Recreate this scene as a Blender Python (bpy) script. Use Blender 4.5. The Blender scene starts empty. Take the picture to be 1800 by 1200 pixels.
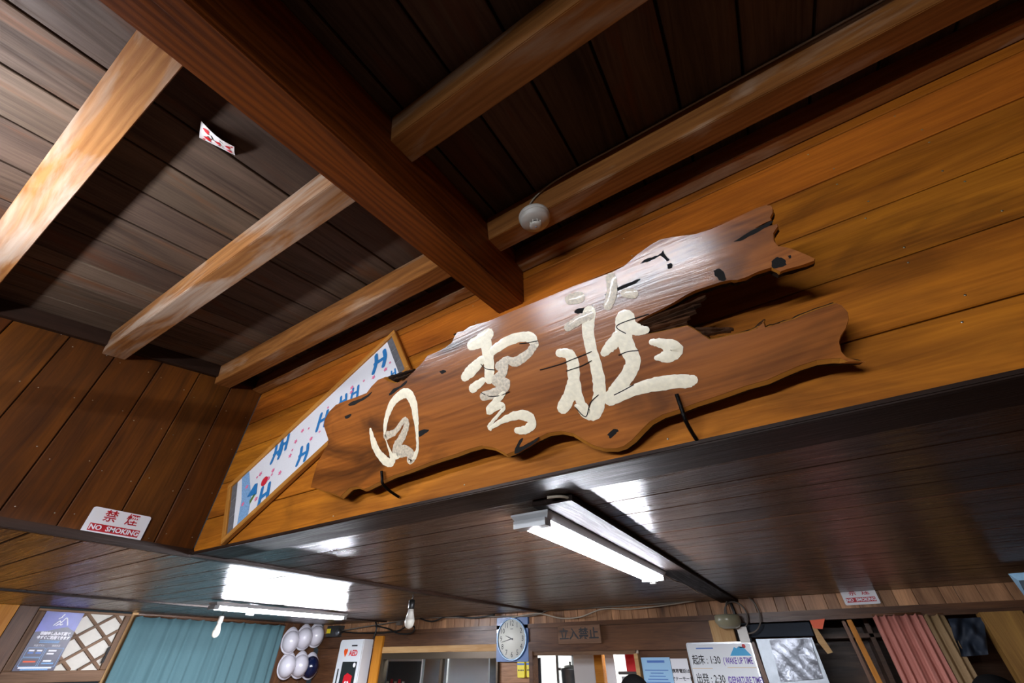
import bpy, bmesh, math, random
from mathutils import Vector, Matrix

# ------------------------------------------------------------------ camera, world, exposure
scn = bpy.context.scene
COL = scn.collection
EYE = Vector((0.0, 0.0, 1.70))                 # the photographer's eye, standing under the raised roof well

def make_camera():
    yaw, pitch, roll = -0.5527, 0.6686, -0.0058
    cy, sy, cp, sp = math.cos(yaw), math.sin(yaw), math.cos(pitch), math.sin(pitch)
    f = Vector((sy*cp, cy*cp, sp)); r = Vector((cy, -sy, 0)); u = r.cross(f)
    c, s = math.cos(roll), math.sin(roll)
    r2 = r*c + u*s; u2 = u*c - r*s
    cam = bpy.data.cameras.new('camera'); ob = bpy.data.objects.new('camera', cam)
    ob.matrix_world = Matrix(((r2.x, u2.x, -f.x, EYE.x), (r2.y, u2.y, -f.y, EYE.y), (r2.z, u2.z, -f.z, EYE.z), (0, 0, 0, 1)))
    cam.sensor_width = 36.0; cam.lens = 709.97/1800*36; cam.clip_start = 0.02
    COL.objects.link(ob); scn.camera = ob
make_camera()
w = bpy.data.worlds.new('world'); scn.world = w; w.use_nodes = True
w.node_tree.nodes['Background'].inputs[0].default_value = (0.02, 0.025, 0.03, 1)
w.node_tree.nodes['Background'].inputs[1].default_value = 0.3
vs = scn.view_settings
vs.view_transform = 'Standard'; vs.look = 'None'; vs.gamma = 1.0; vs.use_curve_mapping = False; vs.exposure = 2.0
LAMP_ROOM = 92.0        # radiance of the LED battens under the low ceiling
LAMP_WELL = 39.0        # radiance of the batten hung in the roof well
LAMP_BACK = 70.0
LAMP_KITCHEN = 40.0

# ------------------------------------------------------------------ measures of the place (metres)
U = 0.36
YW = 2.469*U            # sign wall
XL = -5.926*U           # left wall of the roof well
ZL = EYE.z + U          # underside of the low ceiling
YF = 11.1*U             # far wall
XF = -14.6*U            # far left wall
XR = 2.7                # right end of the room
YB = -3.6               # wall behind the photographer
SL = 0.185; KS = math.sqrt(1 + SL*SL)
EV = Vector((0, 1, SL))/KS; EW = Vector((0, -SL, 1))/KS
WC, WJ, WR = 2.865*U, 2.60*U, 2.206*U           # roof boards, joist undersides, rafter underside (off the eye, square to the roof)
WELL_B, WELL_R = -3.6*U, 2.45                    # back and right side of the roof well

def roof(x, v, ww): return EYE + Vector((x, 0, 0)) + EV*v + EW*ww

# ------------------------------------------------------------------ materials
def srgb(r, g, b):
    f = lambda c: ((c/255+0.055)/1.055)**2.4 if c > 10 else c/255/12.92
    return (f(r), f(g), f(b), 1)
MATS = {}
def new_mat(name):
    m = bpy.data.materials.new(name); m.use_nodes = True
    nt = m.node_tree; b = nt.nodes['Principled BSDF']; MATS[name] = m
    return m, nt, b
def plain(name, c, rough=0.5, metal=0.0, spec=0.5, coat=0.0, noise=0.0, nscale=40.0, bump=0.0, trans=0.0, sss=0.0):
    m, nt, b = new_mat(name); col = srgb(*c)
    b.inputs['Roughness'].default_value = rough; b.inputs['Metallic'].default_value = metal
    b.inputs['Specular IOR Level'].default_value = spec; b.inputs['Coat Weight'].default_value = coat
    b.inputs['Transmission Weight'].default_value = trans
    b.inputs['Base Color'].default_value = col
    L = nt.links.new
    if noise or bump:
        tc = nt.nodes.new('ShaderNodeTexCoord'); n = nt.nodes.new('ShaderNodeTexNoise')
        n.inputs['Scale'].default_value = nscale; n.inputs['Detail'].default_value = 5
        L(tc.outputs['Object'], n.inputs['Vector'])
        if noise:
            mr = nt.nodes.new('ShaderNodeMapRange'); mr.inputs[1].default_value = 0.3; mr.inputs[2].default_value = 0.7
            mr.inputs[3].default_value = 1-noise; mr.inputs[4].default_value = 1+noise*0.4
            hs = nt.nodes.new('ShaderNodeHueSaturation'); hs.inputs['Color'].default_value = col
            L(n.outputs[0], mr.inputs[0]); L(mr.outputs[0], hs.inputs['Value']); L(hs.outputs[0], b.inputs['Base Color'])
        if bump:
            bp = nt.nodes.new('ShaderNodeBump'); bp.inputs['Strength'].default_value = bump; bp.inputs['Distance'].default_value = 0.002
            L(n.outputs[0], bp.inputs['Height']); L(bp.outputs[0], b.inputs['Normal'])
    return m
def glow(name, c, strength):
    m, nt, b = new_mat(name)
    b.inputs['Base Color'].default_value = srgb(*c); b.inputs['Emission Color'].default_value = srgb(*c)
    b.inputs['Emission Strength'].default_value = strength
    return m
def wood(name, dark, light, rough=0.45, coat=0.0, knot=(40, 20, 8), knots=0.5, vary=0.35, fine=1.0, bump=0.25, wear=None, wear_amt=0.5, gx=1.0, rvar=0.15, hue=0.0, coat_rough=0.2, stain=0.0, wave=0.0, spec=0.18, swell=0.0):
    """boards are modelled with their length along local X; the grain follows it"""
    m, nt, b = new_mat(name); N = nt.nodes.new; L = nt.links.new
    tc = N('ShaderNodeTexCoord'); oi = N('ShaderNodeObjectInfo')
    mul = N('ShaderNodeVectorMath'); mul.operation = 'SCALE'; mul.inputs['Scale'].default_value = 1.0
    cmb = N('ShaderNodeCombineXYZ')
    def mth(op, a, bb=None, v=None):
        n = N('ShaderNodeMath'); n.operation = op
        if hasattr(a, 'links'): L(a, n.inputs[0])
        else: n.inputs[0].default_value = a
        if bb is not None:
            if hasattr(bb, 'links'): L(bb, n.inputs[1])
            else: n.inputs[1].default_value = bb
        return n.outputs[0]
    r = oi.outputs['Random']
    L(mth('MULTIPLY', r, 61.7), cmb.inputs[0]); L(mth('MULTIPLY', r, 23.1), cmb.inputs[1]); L(mth('MULTIPLY', r, 11.3), cmb.inputs[2])
    add = N('ShaderNodeVectorMath'); add.operation = 'ADD'; L(tc.outputs['Object'], add.inputs[0]); L(cmb.outputs[0], add.inputs[1])
    P = add.outputs[0]
    def mp(vec, s):
        n = N('ShaderNodeMapping'); n.inputs['Scale'].default_value = s; L(vec, n.inputs[0]); return n.outputs[0]
    def noise(vec, scale, det=4, dist=0.0, rgh=0.55):
        n = N('ShaderNodeTexNoise'); n.inputs['Scale'].default_value = scale; n.inputs['Detail'].default_value = det
        n.inputs['Distortion'].default_value = dist; n.inputs['Roughness'].default_value = rgh; L(vec, n.inputs['Vector']); return n.outputs[0]
    def rng(v, a, bb, c, d):
        n = N('ShaderNodeMapRange'); L(v, n.inputs[0]); n.inputs[1].default_value = a; n.inputs[2].default_value = bb; n.inputs[3].default_value = c; n.inputs[4].default_value = d; n.clamp = True; return n.outputs[0]
    def mix(f, a, bb, mode='MIX'):
        n = N('ShaderNodeMix'); n.data_type = 'RGBA'; n.blend_type = mode
        if hasattr(f, 'links'): L(f, n.inputs[0])
        else: n.inputs[0].default_value = f
        for v, i in ((a, 6), (bb, 7)):
            if hasattr(v, 'links'): L(v, n.inputs[i])
            else: n.inputs[i].default_value = v
        return n.outputs[2]
    # knots, warping the grain round them
    vo = N('ShaderNodeTexVoronoi'); vo.inputs['Scale'].default_value = 1.0; vo.inputs['Randomness'].default_value = 1.0
    L(mp(P, (2.2*gx, 8.0, 8.0)), vo.inputs['Vector'])
    kn = vo.outputs['Distance']
    warp = N('ShaderNodeVectorMath'); warp.operation = 'ADD'
    wc = N('ShaderNodeCombineXYZ'); L(mth('MULTIPLY', rng(kn, 0.0, 0.5, 0.02, 0.0), 1.0), wc.inputs[1]); L(P, warp.inputs[0]); L(wc.outputs[0], warp.inputs[1])
    G = warp.outputs[0]
    big = noise(mp(G, (1.3*gx, 9, 9)), 1.0, 3, 0.6)
    grn = noise(mp(G, (3.0*gx, 55, 55)), 1.0, 5, 1.2)
    fin = noise(mp(G, (9.0*gx, 260, 260)), 1.0, 4, 0.3)
    g = mth('ADD', mth('MULTIPLY', rng(big, 0.3, 0.7, 0, 1), 0.5), mth('ADD', mth('MULTIPLY', rng(grn, 0.3, 0.7, 0, 1), 0.35), mth('MULTIPLY', rng(fin, 0.3, 0.7, 0, 1), 0.15)))
    if wave:
        wv = N('ShaderNodeTexWave'); wv.wave_type = 'RINGS'; wv.rings_direction = 'X'; wv.inputs['Scale'].default_value = 1.0; wv.inputs['Distortion'].default_value = 6.0; wv.inputs['Detail'].default_value = 3; wv.inputs['Detail Scale'].default_value = 1.5
        L(mp(G, (2.2, 22, 22)), wv.inputs['Vector']); g = mth('ADD', mth('MULTIPLY', g, 1-wave), mth('MULTIPLY', wv.outputs[0], wave))
    col = mix(g, srgb(*dark), srgb(*light))
    if stain:
        st = noise(mp(P, (2.5*gx, 7, 7)), 1.0, 4, 1.0)
        col = mix(mth('MULTIPLY', rng(st, 0.5, 0.68, 0, 1), stain), col, srgb(*knot))
    if knots:
        sel = N('ShaderNodeSeparateColor'); L(vo.outputs['Color'], sel.inputs[0])
        has = rng(sel.outputs[0], 1-knots*0.55, 1-knots*0.55+0.02, 0, 1)
        km = mth('MULTIPLY', rng(kn, 0.05, 0.17, 0.9, 0.0), has)
        halo = mth('MULTIPLY', rng(kn, 0.08, 0.42, 0.45, 0.0), has)
        col = mix(halo, col, srgb(*dark)); col = mix(km, col, srgb(*knot))
    if wear:
        wn = noise(mp(P, (2.0, 11, 11)), 1.0, 5, 0.8)
        wm = mth('MULTIPLY', rng(wn, 0.62-wear_amt*0.3, 0.72-wear_amt*0.25, 0, 1), rng(grn, 0.3, 0.6, 0.5, 1.0))
        col = mix(mth('MULTIPLY', wm, 0.85), col, srgb(*wear))
    hs = N('ShaderNodeHueSaturation'); L(col, hs.inputs['Color'])
    L(rng(r, 0, 1, 1-vary, 1+vary*0.6), hs.inputs['Value'])
    if hue:
        L(rng(mth('FRACT', mth('MULTIPLY', r, 7.31)), 0, 1, 0.5-hue, 0.5+hue), hs.inputs['Hue'])
    L(hs.outputs[0], b.inputs['Base Color'])
    L(rng(grn, 0.3, 0.7, rough+rvar, rough-rvar*0.6), b.inputs['Roughness'])
    b.inputs['Coat Weight'].default_value = coat; b.inputs['Coat Roughness'].default_value = coat_rough; b.inputs['Specular IOR Level'].default_value = spec
    bp = N('ShaderNodeBump'); bp.inputs['Strength'].default_value = bump; bp.inputs['Distance'].default_value = 0.0015*fine
    L(mth('ADD', mth('ADD', mth('MULTIPLY', grn, 0.7), mth('MULTIPLY', fin, 0.35)), mth('MULTIPLY', big, swell)), bp.inputs['Height']); L(bp.outputs[0], b.inputs['Normal']); L(bp.outputs[0], b.inputs['Coat Normal'])
    return m

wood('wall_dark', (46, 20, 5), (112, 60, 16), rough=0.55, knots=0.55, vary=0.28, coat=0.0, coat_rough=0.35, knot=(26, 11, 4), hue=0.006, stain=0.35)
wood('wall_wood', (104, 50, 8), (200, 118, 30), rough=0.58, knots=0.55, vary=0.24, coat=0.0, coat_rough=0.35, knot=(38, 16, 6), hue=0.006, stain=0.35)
wood('roof_wood', (46, 34, 26), (108, 88, 74), rough=0.6, knots=0.35, vary=0.35, knot=(48, 36, 30), wear=(96, 62, 38), wear_amt=0.2, bump=0.4, hue=0.008)
wood('joist_pale', (108, 62, 26), (180, 126, 76), rough=0.5, knots=0.25, vary=0.05, wear=(176, 158, 142), wear_amt=0.55, bump=0.5, knot=(54, 42, 36), wave=0.3)
wood('joist_wood', (92, 50, 18), (170, 112, 58), rough=0.5, knots=0.2, vary=0.12, wear=(168, 138, 112), wear_amt=0.3, bump=0.4, knot=(50, 32, 22), wave=0.2)
wood('rafter_wood', (60, 24, 6), (146, 76, 22), rough=0.42, knots=0.1, vary=0.1, bump=0.5, coat=0.1, coat_rough=0.4, wave=0.35)
wood('low_wood', spec=0.5, dark=(26, 16, 11), light=(92, 62, 44), rough=0.30, knots=0.35, vary=0.25, knot=(14, 9, 7), bump=1.0, coat=0.4, coat_rough=0.22, rvar=0.15, stain=0.3, fine=2.6, swell=2.5)
wood('dark_trim', (24, 15, 11), (58, 38, 28), rough=0.5, knots=0.0, vary=0.15, coat=0.15, coat_rough=0.35, bump=0.8)
wood('lamp_board', (16, 10, 8), (40, 27, 21), rough=0.6, knots=0.0, vary=0.1, bump=0.9, spec=0.1)
wood('far_wood', (104, 66, 42), (208, 154, 110), rough=0.45, knots=0.35, vary=0.4, knot=(36, 22, 14), stain=0.3, coat=0.2, coat_rough=0.3)
wood('far_beam', (52, 30, 18), (122, 82, 54), rough=0.42, knots=0.25, vary=0.3, coat=0.2, coat_rough=0.3, knot=(30, 18, 12))
wood('gold_post', (148, 84, 16), (206, 140, 48), rough=0.4, knots=0.4, vary=0.1, knot=(90, 48, 12))
wood('pale_wood', (168, 122, 72), (214, 176, 124), rough=0.5, knots=0.3, vary=0.15, knot=(110, 70, 40))
wood('frame_wood', (150, 92, 32), (204, 142, 66), rough=0.4, knots=0.15, vary=0.1, knot=(90, 48, 16), coat=0.2)
wood('plaque_wood', (100, 48, 10), (184, 108, 40), rough=0.5, knots=0.6, vary=0.0, coat=0.7, coat_rough=0.17, knot=(40, 20, 9), bump=0.22, gx=0.9, stain=0.75, swell=1.5, wave=0.15, rvar=0.08)
wood('sapwood', (176, 108, 34), (214, 148, 62), rough=0.42, knots=0.0, vary=0.0, coat=0.3)
wood('bark', (16, 10, 7), (62, 42, 30), rough=0.75, knots=0.0, vary=0.0, bump=1.0, fine=3.0)
wood('torn_wood', (20, 11, 6), (96, 60, 36), rough=0.7, knots=0.0, vary=0.1, bump=1.0, fine=4.0)
wood('sign_board', (84, 60, 46), (136, 102, 78), rough=0.6, knots=0.2, vary=0.1)
wood('floor_wood', (40, 28, 20), (78, 56, 40), rough=0.4, knots=0.2, vary=0.2)
wood('sash_wood', (70, 48, 32), (138, 104, 76), rough=0.5, knots=0.1, vary=0.15)
wood('right_post', (96, 66, 30), (158, 118, 62), rough=0.45, knots=0.2, vary=0.1)
plain('black_gap', (9, 7, 6), 0.9)
plain('paint', (248, 236, 208), 0.38, coat=0.25, noise=0.12, nscale=90, bump=0.35)
plain('paint_thin', (216, 200, 176), 0.4, coat=0.2, noise=0.35, nscale=160, bump=0.3)
plain('void', (10, 7, 5), 0.9)
plain('iron', (22, 20, 20), 0.38, metal=0.8, bump=0.8, nscale=300)
plain('nail', (170, 165, 155), 0.3, metal=1.0)
plain('white_plastic', (206, 200, 190), 0.4)
plain('white_enamel', (214, 216, 218), 0.35)
plain('white_paper', (226, 224, 226), 0.7)
plain('cloth_white', (220, 218, 222), 0.85, noise=0.05, nscale=200)
plain('grey_silk', (104, 104, 108), 0.45, noise=0.3, nscale=60)
plain('print_blue', (30, 116, 180), 0.8, noise=0.25, nscale=200)
plain('print_pale', (128, 168, 210), 0.8, noise=0.3, nscale=160)
plain('print_pink', (226, 112, 150), 0.8)
plain('print_red', (196, 22, 44), 0.8)
plain('print_green', (90, 120, 40), 0.8)
plain('card_white', (236, 232, 230), 0.35, coat=0.3)
plain('ink_red', (200, 20, 28), 0.5)
plain('ink_black', (18, 16, 18), 0.5)
plain('sign_red', (178, 14, 28), 0.5)
plain('cable_white', (168, 156, 138), 0.5)
plain('cable_grey', (110, 100, 90), 0.5)
plain('cable_black', (20, 18, 17), 0.45)
plain('bulb_glass', (226, 220, 206), 0.25)
plain('lamp_body', (186, 188, 190), 0.35)
plain('clock_blue', (40, 84, 140), 0.35, coat=0.3)
plain('clock_rim', (150, 176, 206), 0.25, metal=0.4)
plain('dial', (228, 226, 214), 0.5)
plain('helmet_white', (222, 218, 226), 0.22, coat=0.5)
plain('helmet_navy', (18, 28, 62), 0.2, coat=0.6)
plain('yellow', (226, 204, 20), 0.4)
plain('orange', (232, 84, 14), 0.5)
plain('curtain_blue', (76, 108, 114), 0.85, noise=0.12, nscale=350, bump=0.3)
plain('curtain_pink', (180, 112, 98), 0.75, noise=0.1, nscale=200, bump=0.2)
plain('curtain_khaki', (140, 112, 76), 0.75, noise=0.1, nscale=200)
plain('cloth_navy', (24, 34, 48), 0.7, noise=0.2, nscale=60)
plain('cloth_sky', (140, 180, 206), 0.8, noise=0.1, nscale=80)
plain('poster_sky', (86, 88, 176), 0.35, noise=0.35, nscale=9)
plain('poster_dark', (52, 44, 72), 0.35, noise=0.2, nscale=12)
plain('ink_white', (236, 234, 240), 0.5)
plain('ink_violet', (98, 60, 160), 0.5)
plain('ink_blue', (70, 110, 180), 0.5)
plain('gold_ink', (206, 170, 110), 0.5)
plain('ink_sky', (40, 160, 210), 0.5)
plain('notice_blue', (150, 190, 220), 0.4)
plain('steel', (128, 132, 136), 0.4, metal=0.85, noise=0.15, nscale=20)
plain('aluminium', (176, 178, 180), 0.35, metal=0.8)
plain('vinyl', (112, 114, 120), 0.3, metal=0.6, bump=1.0, nscale=35)
plain('sash_metal', (70, 58, 44), 0.4, metal=0.5)
plain('glass_frost', (188, 180, 166), 0.45, spec=0.6, noise=0.06, nscale=30)
plain('kitchen_wall', (196, 200, 204), 0.5)
plain('kitchen_dark', (60, 56, 54), 0.6)
plain('hair', (8, 7, 7), 0.8, spec=0.05, bump=0.8, nscale=220)
plain('skin', (190, 140, 112), 0.5)
plain('jacket', (40, 44, 56), 0.8)
plain('trousers', (36, 34, 34), 0.85)
plain('lamp_shade', (150, 146, 120), 0.3, coat=0.4)
plain('red_bag', (196, 20, 34), 0.5)
plain('device_dark', (34, 36, 34), 0.3, coat=0.3)
m, nt, b = new_mat('pane'); b.inputs['Base Color'].default_value = (0.9, 0.93, 0.95, 1); b.inputs['Roughness'].default_value = 0.05
b.inputs['Transmission Weight'].default_value = 1.0; b.inputs['IOR'].default_value = 1.1
glow('led_room', (240, 244, 255), LAMP_ROOM)
glow('led_well', (240, 246, 255), LAMP_WELL)
glow('led_back', (240, 246, 255), LAMP_BACK)
glow('led_kitchen', (255, 252, 244), LAMP_KITCHEN)

# ------------------------------------------------------------------ mesh helpers
def link(name, me, mat=None, parent=None, matrix=None):
    o = bpy.data.objects.new(name, me); COL.objects.link(o)
    if mat and me is not None:
        for mm in (mat if isinstance(mat, (list, tuple)) else [mat]): me.materials.append(MATS[mm])
    if matrix is not None: o.matrix_world = matrix
    if parent is not None:
        o.parent = parent; o.matrix_parent_inverse = parent.matrix_world.inverted()
    return o
def tag(o, label, cat, group=None):
    o['label'] = label; o['category'] = cat
    if group: o['group'] = group
    return o
def struct(o, label=None):
    o['kind'] = 'structure'
    if label: o['label'] = label
    return o
def empty(name, loc, rz=0.0):
    o = bpy.data.objects.new(name, None); COL.objects.link(o); o.empty_display_size = 0.05
    o.matrix_world = Matrix.Translation(loc) @ Matrix.Rotation(rz, 4, 'Z')
    return o
def mesh(verts, faces, smooth=False, name='m'):
    me = bpy.data.meshes.new(name); me.from_pydata([tuple(v) for v in verts], [], faces); me.update()
    if smooth:
        for p in me.polygons: p.use_smooth = True
    return me
def fix(me):
    bm = bmesh.new(); bm.from_mesh(me); bmesh.ops.recalc_face_normals(bm, faces=bm.faces); bm.to_mesh(me); bm.free(); return me
class Fr:
    """a flat frame of reference on a wall: right, up, outward"""
    def __init__(s, o, ex, ey):
        s.o = Vector(o); s.ex = Vector(ex).normalized(); s.ey = Vector(ey).normalized(); s.en = s.ex.cross(s.ey)
    def at(s, a, b, n=0.0): return s.o + s.ex*a + s.ey*b + s.en*n
    def mat(s, a=0, b=0, n=0.0, rot=0.0):
        p = s.at(a, b, n); c, q = math.cos(rot), math.sin(rot)
        x = s.ex*c + s.ey*q; y = s.ey*c - s.ex*q; z = s.en
        return Matrix(((x.x, y.x, z.x, p.x), (x.y, y.y, z.y, p.y), (x.z, y.z, z.z, p.z), (0, 0, 0, 1)))
    def sub(s, a, b, n=0.0, rot=0.0):
        m_ = s.mat(a, b, n, rot); return Fr(m_.to_translation(), m_.col[0].to_3d(), m_.col[1].to_3d())
def board_mesh(L, W, T, ch=0.0):
    """a board from -L/2..L/2, -W/2..W/2, 0..-T (face up +Z), with chamfered face edges"""
    bm = bmesh.new(); bmesh.ops.create_cube(bm, size=1.0)
    for v in bm.verts: v.co = Vector((v.co.x*L, v.co.y*W, v.co.z*T - T/2))
    if ch:
        es = [e for e in bm.edges if all(v.co.z > -T*0.1 for v in e.verts)]
        bmesh.ops.bevel(bm, geom=es, offset=ch, segments=1, affect='EDGES')
    me = bpy.data.meshes.new('board'); bm.to_mesh(me); bm.free(); return me
def board(name, fr, a0, b0, a1, b1, T, mat, parent, n=0.0, ch=0.003, vertical=False, tilt=0.0):
    """board on a frame covering a0..a1, b0..b1, its face n in front of the frame, grain along a (or b)"""
    La, Lb = a1-a0, b1-b0; ca, cb = (a0+a1)/2, (b0+b1)/2
    if vertical: me = board_mesh(Lb, La, T, ch); M_ = fr.mat(ca, cb, n, math.pi/2)
    else: me = board_mesh(La, Lb, T, ch); M_ = fr.mat(ca, cb, n)
    if tilt: M_ = M_ @ Matrix.Rotation(tilt, 4, 'X')
    return link(name, me, mat, parent, M_)
def bar(name, p0, p1, up, w, h, mat, parent=None, ch=0.003):
    """squared timber from p0 to p1 (centre line); w across, h along up"""
    p0, p1 = Vector(p0), Vector(p1); x = (p1-p0).normalized(); z = (Vector(up) - x*Vector(up).dot(x)).normalized(); y = z.cross(x)
    bm = bmesh.new(); bmesh.ops.create_cube(bm, size=1.0); L = (p1-p0).length
    for v in bm.verts: v.co = Vector((v.co.x*L, v.co.y*w, v.co.z*h))
    if ch: bmesh.ops.bevel(bm, geom=list(bm.edges), offset=ch, segments=2, affect='EDGES')
    me = bpy.data.meshes.new('bar'); bm.to_mesh(me); bm.free(); c = (p0+p1)/2
    return link(name, me, mat, parent, Matrix(((x.x, y.x, z.x, c.x), (x.y, y.y, z.y, c.y), (x.z, y.z, z.z, c.z), (0, 0, 0, 1))))
def boxw(name, lo, hi, mat, parent=None, ch=0.002):
    lo, hi = Vector(lo), Vector(hi); d = hi-lo; c = (lo+hi)/2
    return bar(name, (lo.x, c.y, c.z), (hi.x, c.y, c.z), (0, 0, 1), d.y, d.z, mat, parent, ch)
def tube_mesh(pts, r, seg=8, closed=False):
    pts = [Vector(p) for p in pts]; rs = r if isinstance(r, (list, tuple)) else [r]*len(pts)
    vs_, fs = [], []; n = len(pts); prev = None
    for i, p in enumerate(pts):
        t = (pts[min(i+1, n-1)] - pts[max(i-1, 0)]).normalized()
        a = prev if prev is not None else (Vector((0, 0, 1)) if abs(t.z) < 0.9 else Vector((1, 0, 0)))
        a = (a - t*a.dot(t)).normalized(); prev = a; bb = t.cross(a)
        for k in range(seg):
            q = 2*math.pi*k/seg; vs_.append(p + (a*math.cos(q) + bb*math.sin(q))*rs[i])
    for i in range(n-1):
        for k in range(seg):
            k2 = (k+1) % seg; fs.append((i*seg+k, i*seg+k2, (i+1)*seg+k2, (i+1)*seg+k))
    fs.append(tuple(range(seg-1, -1, -1))); fs.append(tuple((n-1)*seg+k for k in range(seg)))
    return mesh(vs_, fs, True)
def smoothline(pts, sub=6):
    pts = [Vector(p) for p in pts]; out = []
    for i in range(len(pts)-1):
        p0 = pts[max(i-1, 0)]; p1 = pts[i]; p2 = pts[i+1]; p3 = pts[min(i+2, len(pts)-1)]
        for k in range(sub):
            t = k/sub; out.append(0.5*((2*p1) + (p2-p0)*t + (2*p0-5*p1+4*p2-p3)*t*t + (3*p1-p0-3*p2+p3)*t**3))
    out.append(pts[-1]); return out
def cable(name, pts, r, mat, parent=None, sub=6):
    return link(name, tube_mesh(smoothline(pts, sub), r, 6), mat, parent)
def lathe_mesh(prof, seg=32):
    """profile of (radius, z) turned about Z"""
    vs_, fs = [], []
    for (r, z) in prof:
        for k in range(seg):
            q = 2*math.pi*k/seg; vs_.append((r*math.cos(q), r*math.sin(q), z))
    for i in range(len(prof)-1):
        for k in range(seg):
            k2 = (k+1) % seg; fs.append((i*seg+k, i*seg+k2, (i+1)*seg+k2, (i+1)*seg+k))
    fs.append(tuple(range(seg-1, -1, -1))); fs.append(tuple((len(prof)-1)*seg+k for k in range(seg)))
    return fix(mesh(vs_, fs, True))
def prism_mesh(pts, T, holes=None):
    """flat outline in x,y with thickness 0..-T"""
    bm = bmesh.new(); top = [bm.verts.new((p[0], p[1], 0)) for p in pts]; bot = [bm.verts.new((p[0], p[1], -T)) for p in pts]
    n = len(pts)
    f1 = bm.faces.new(top); f2 = bm.faces.new(list(reversed(bot)))
    for i in range(n): bm.faces.new((top[i], bot[i], bot[(i+1) % n], top[(i+1) % n]))
    bmesh.ops.triangulate(bm, faces=[f1, f2]); bmesh.ops.recalc_face_normals(bm, faces=bm.faces)
    me = bpy.data.meshes.new('prism'); bm.to_mesh(me); bm.free(); return me
def prism(name, fr, pts, T, mat, parent, n=0.0, a=0.0, b=0.0, rot=0.0):
    return link(name, prism_mesh(pts, T), mat, parent, fr.mat(a, b, n, rot))
def rect(w, h): return [(-w/2, -h/2), (w/2, -h/2), (w/2, h/2), (-w/2, h/2)]
def rrect(w, h, r, k=4):
    out = []
    for cx, cy, q0 in ((w/2-r, h/2-r, 0), (-w/2+r, h/2-r, 90), (-w/2+r, -h/2+r, 180), (w/2-r, -h/2+r, 270)):
        for i in range(k+1):
            q = math.radians(q0+90*i/k); out.append((cx+r*math.cos(q), cy+r*math.sin(q)))
    return out
def disc(r, k=24, sx=1.0, sy=1.0): return [(r*sx*math.cos(2*math.pi*i/k), r*sy*math.sin(2*math.pi*i/k)) for i in range(k)]
def flat(name, fr, pts, mat, parent, n=0.001, a=0.0, b=0.0, rot=0.0, T=0.0006):
    return prism(name, fr, pts, T, mat, parent, n, a, b, rot)
def text(name, s, size, fr, mat, parent, a=0.0, b=0.0, n=0.001, rot=0.0, sx=1.0, align='CENTER', bold=0.0):
    cu = bpy.data.curves.new('t', 'FONT'); cu.body = s; cu.size = size; cu.align_x = align; cu.align_y = 'CENTER'
    cu.resolution_u = 2; cu.extrude = 0.0003; cu.offset = bold
    o = bpy.data.objects.new('t', cu); COL.objects.link(o)
    dg = bpy.context.evaluated_depsgraph_get(); dg.update()
    me = bpy.data.meshes.new_from_object(o.evaluated_get(dg)); bpy.data.objects.remove(o); bpy.data.curves.remove(cu)
    me.materials.clear()
    return link(name, me, mat, parent, fr.mat(a, b, n, rot) @ Matrix.Diagonal((sx, 1, 1, 1)))
def stroke_pts(line, taper=0.6, sub=6):
    """outline of a brush stroke from (x, y, width) points, round at both ends"""
    P = smoothline([Vector(p) for p in line], sub); n = len(P); left, right = [], []
    for i, p in enumerate(P):
        t = (P[min(i+1, n-1)] - P[max(i-1, 0)]); t = Vector((t.x, t.y)).normalized(); nn = Vector((-t.y, t.x))
        left.append(Vector((p.x, p.y)) + nn*p.z/2); right.append(Vector((p.x, p.y)) - nn*p.z/2)
    return P, left, right
def stroke_mesh(line, h=0.0006, z0=0.0, rag=0.0, rnd=None):
    P, L_, R_ = stroke_pts(line); vs_, fs = [], []; n = len(P)
    def cap(c, d, r):
        return [Vector((c.x, c.y)) + Vector((math.cos(q)*d.x - math.sin(q)*d.y, math.sin(q)*d.x + math.cos(q)*d.y))*r for q in (-1.57, -0.9, -0.3, 0.3, 0.9, 1.57)]
    if rag:
        rnd = rnd or random.Random(3)
        for k in range(1, n-1):
            L_[k] += Vector((rnd.uniform(-1, 1), rnd.uniform(-1, 1)))*rag; R_[k] += Vector((rnd.uniform(-1, 1), rnd.uniform(-1, 1)))*rag
    C = [Vector((p.x, p.y)) for p in P]
    for k in range(n):
        vs_ += [(L_[k].x, L_[k].y, z0), (C[k].x, C[k].y, z0+h), (R_[k].x, R_[k].y, z0)]
    for k in range(n-1):
        a = 3*k; fs += [(a, a+1, a+4, a+3), (a+1, a+2, a+5, a+4)]
    for idx, sgn in ((0, -1), (n-1, 1)):
        d = (C[min(idx+1, n-1)]-C[max(idx-1, 0)]).normalized()*sgn; r = P[idx].z/2; base = len(vs_)
        c = cap(C[idx], d, r); vs_ += [(q.x, q.y, z0) for q in c]; m0 = 3*idx+1
        for i in range(5): fs.append((m0, base+i, base+i+1))
    return fix(mesh(vs_, fs, True))

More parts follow.
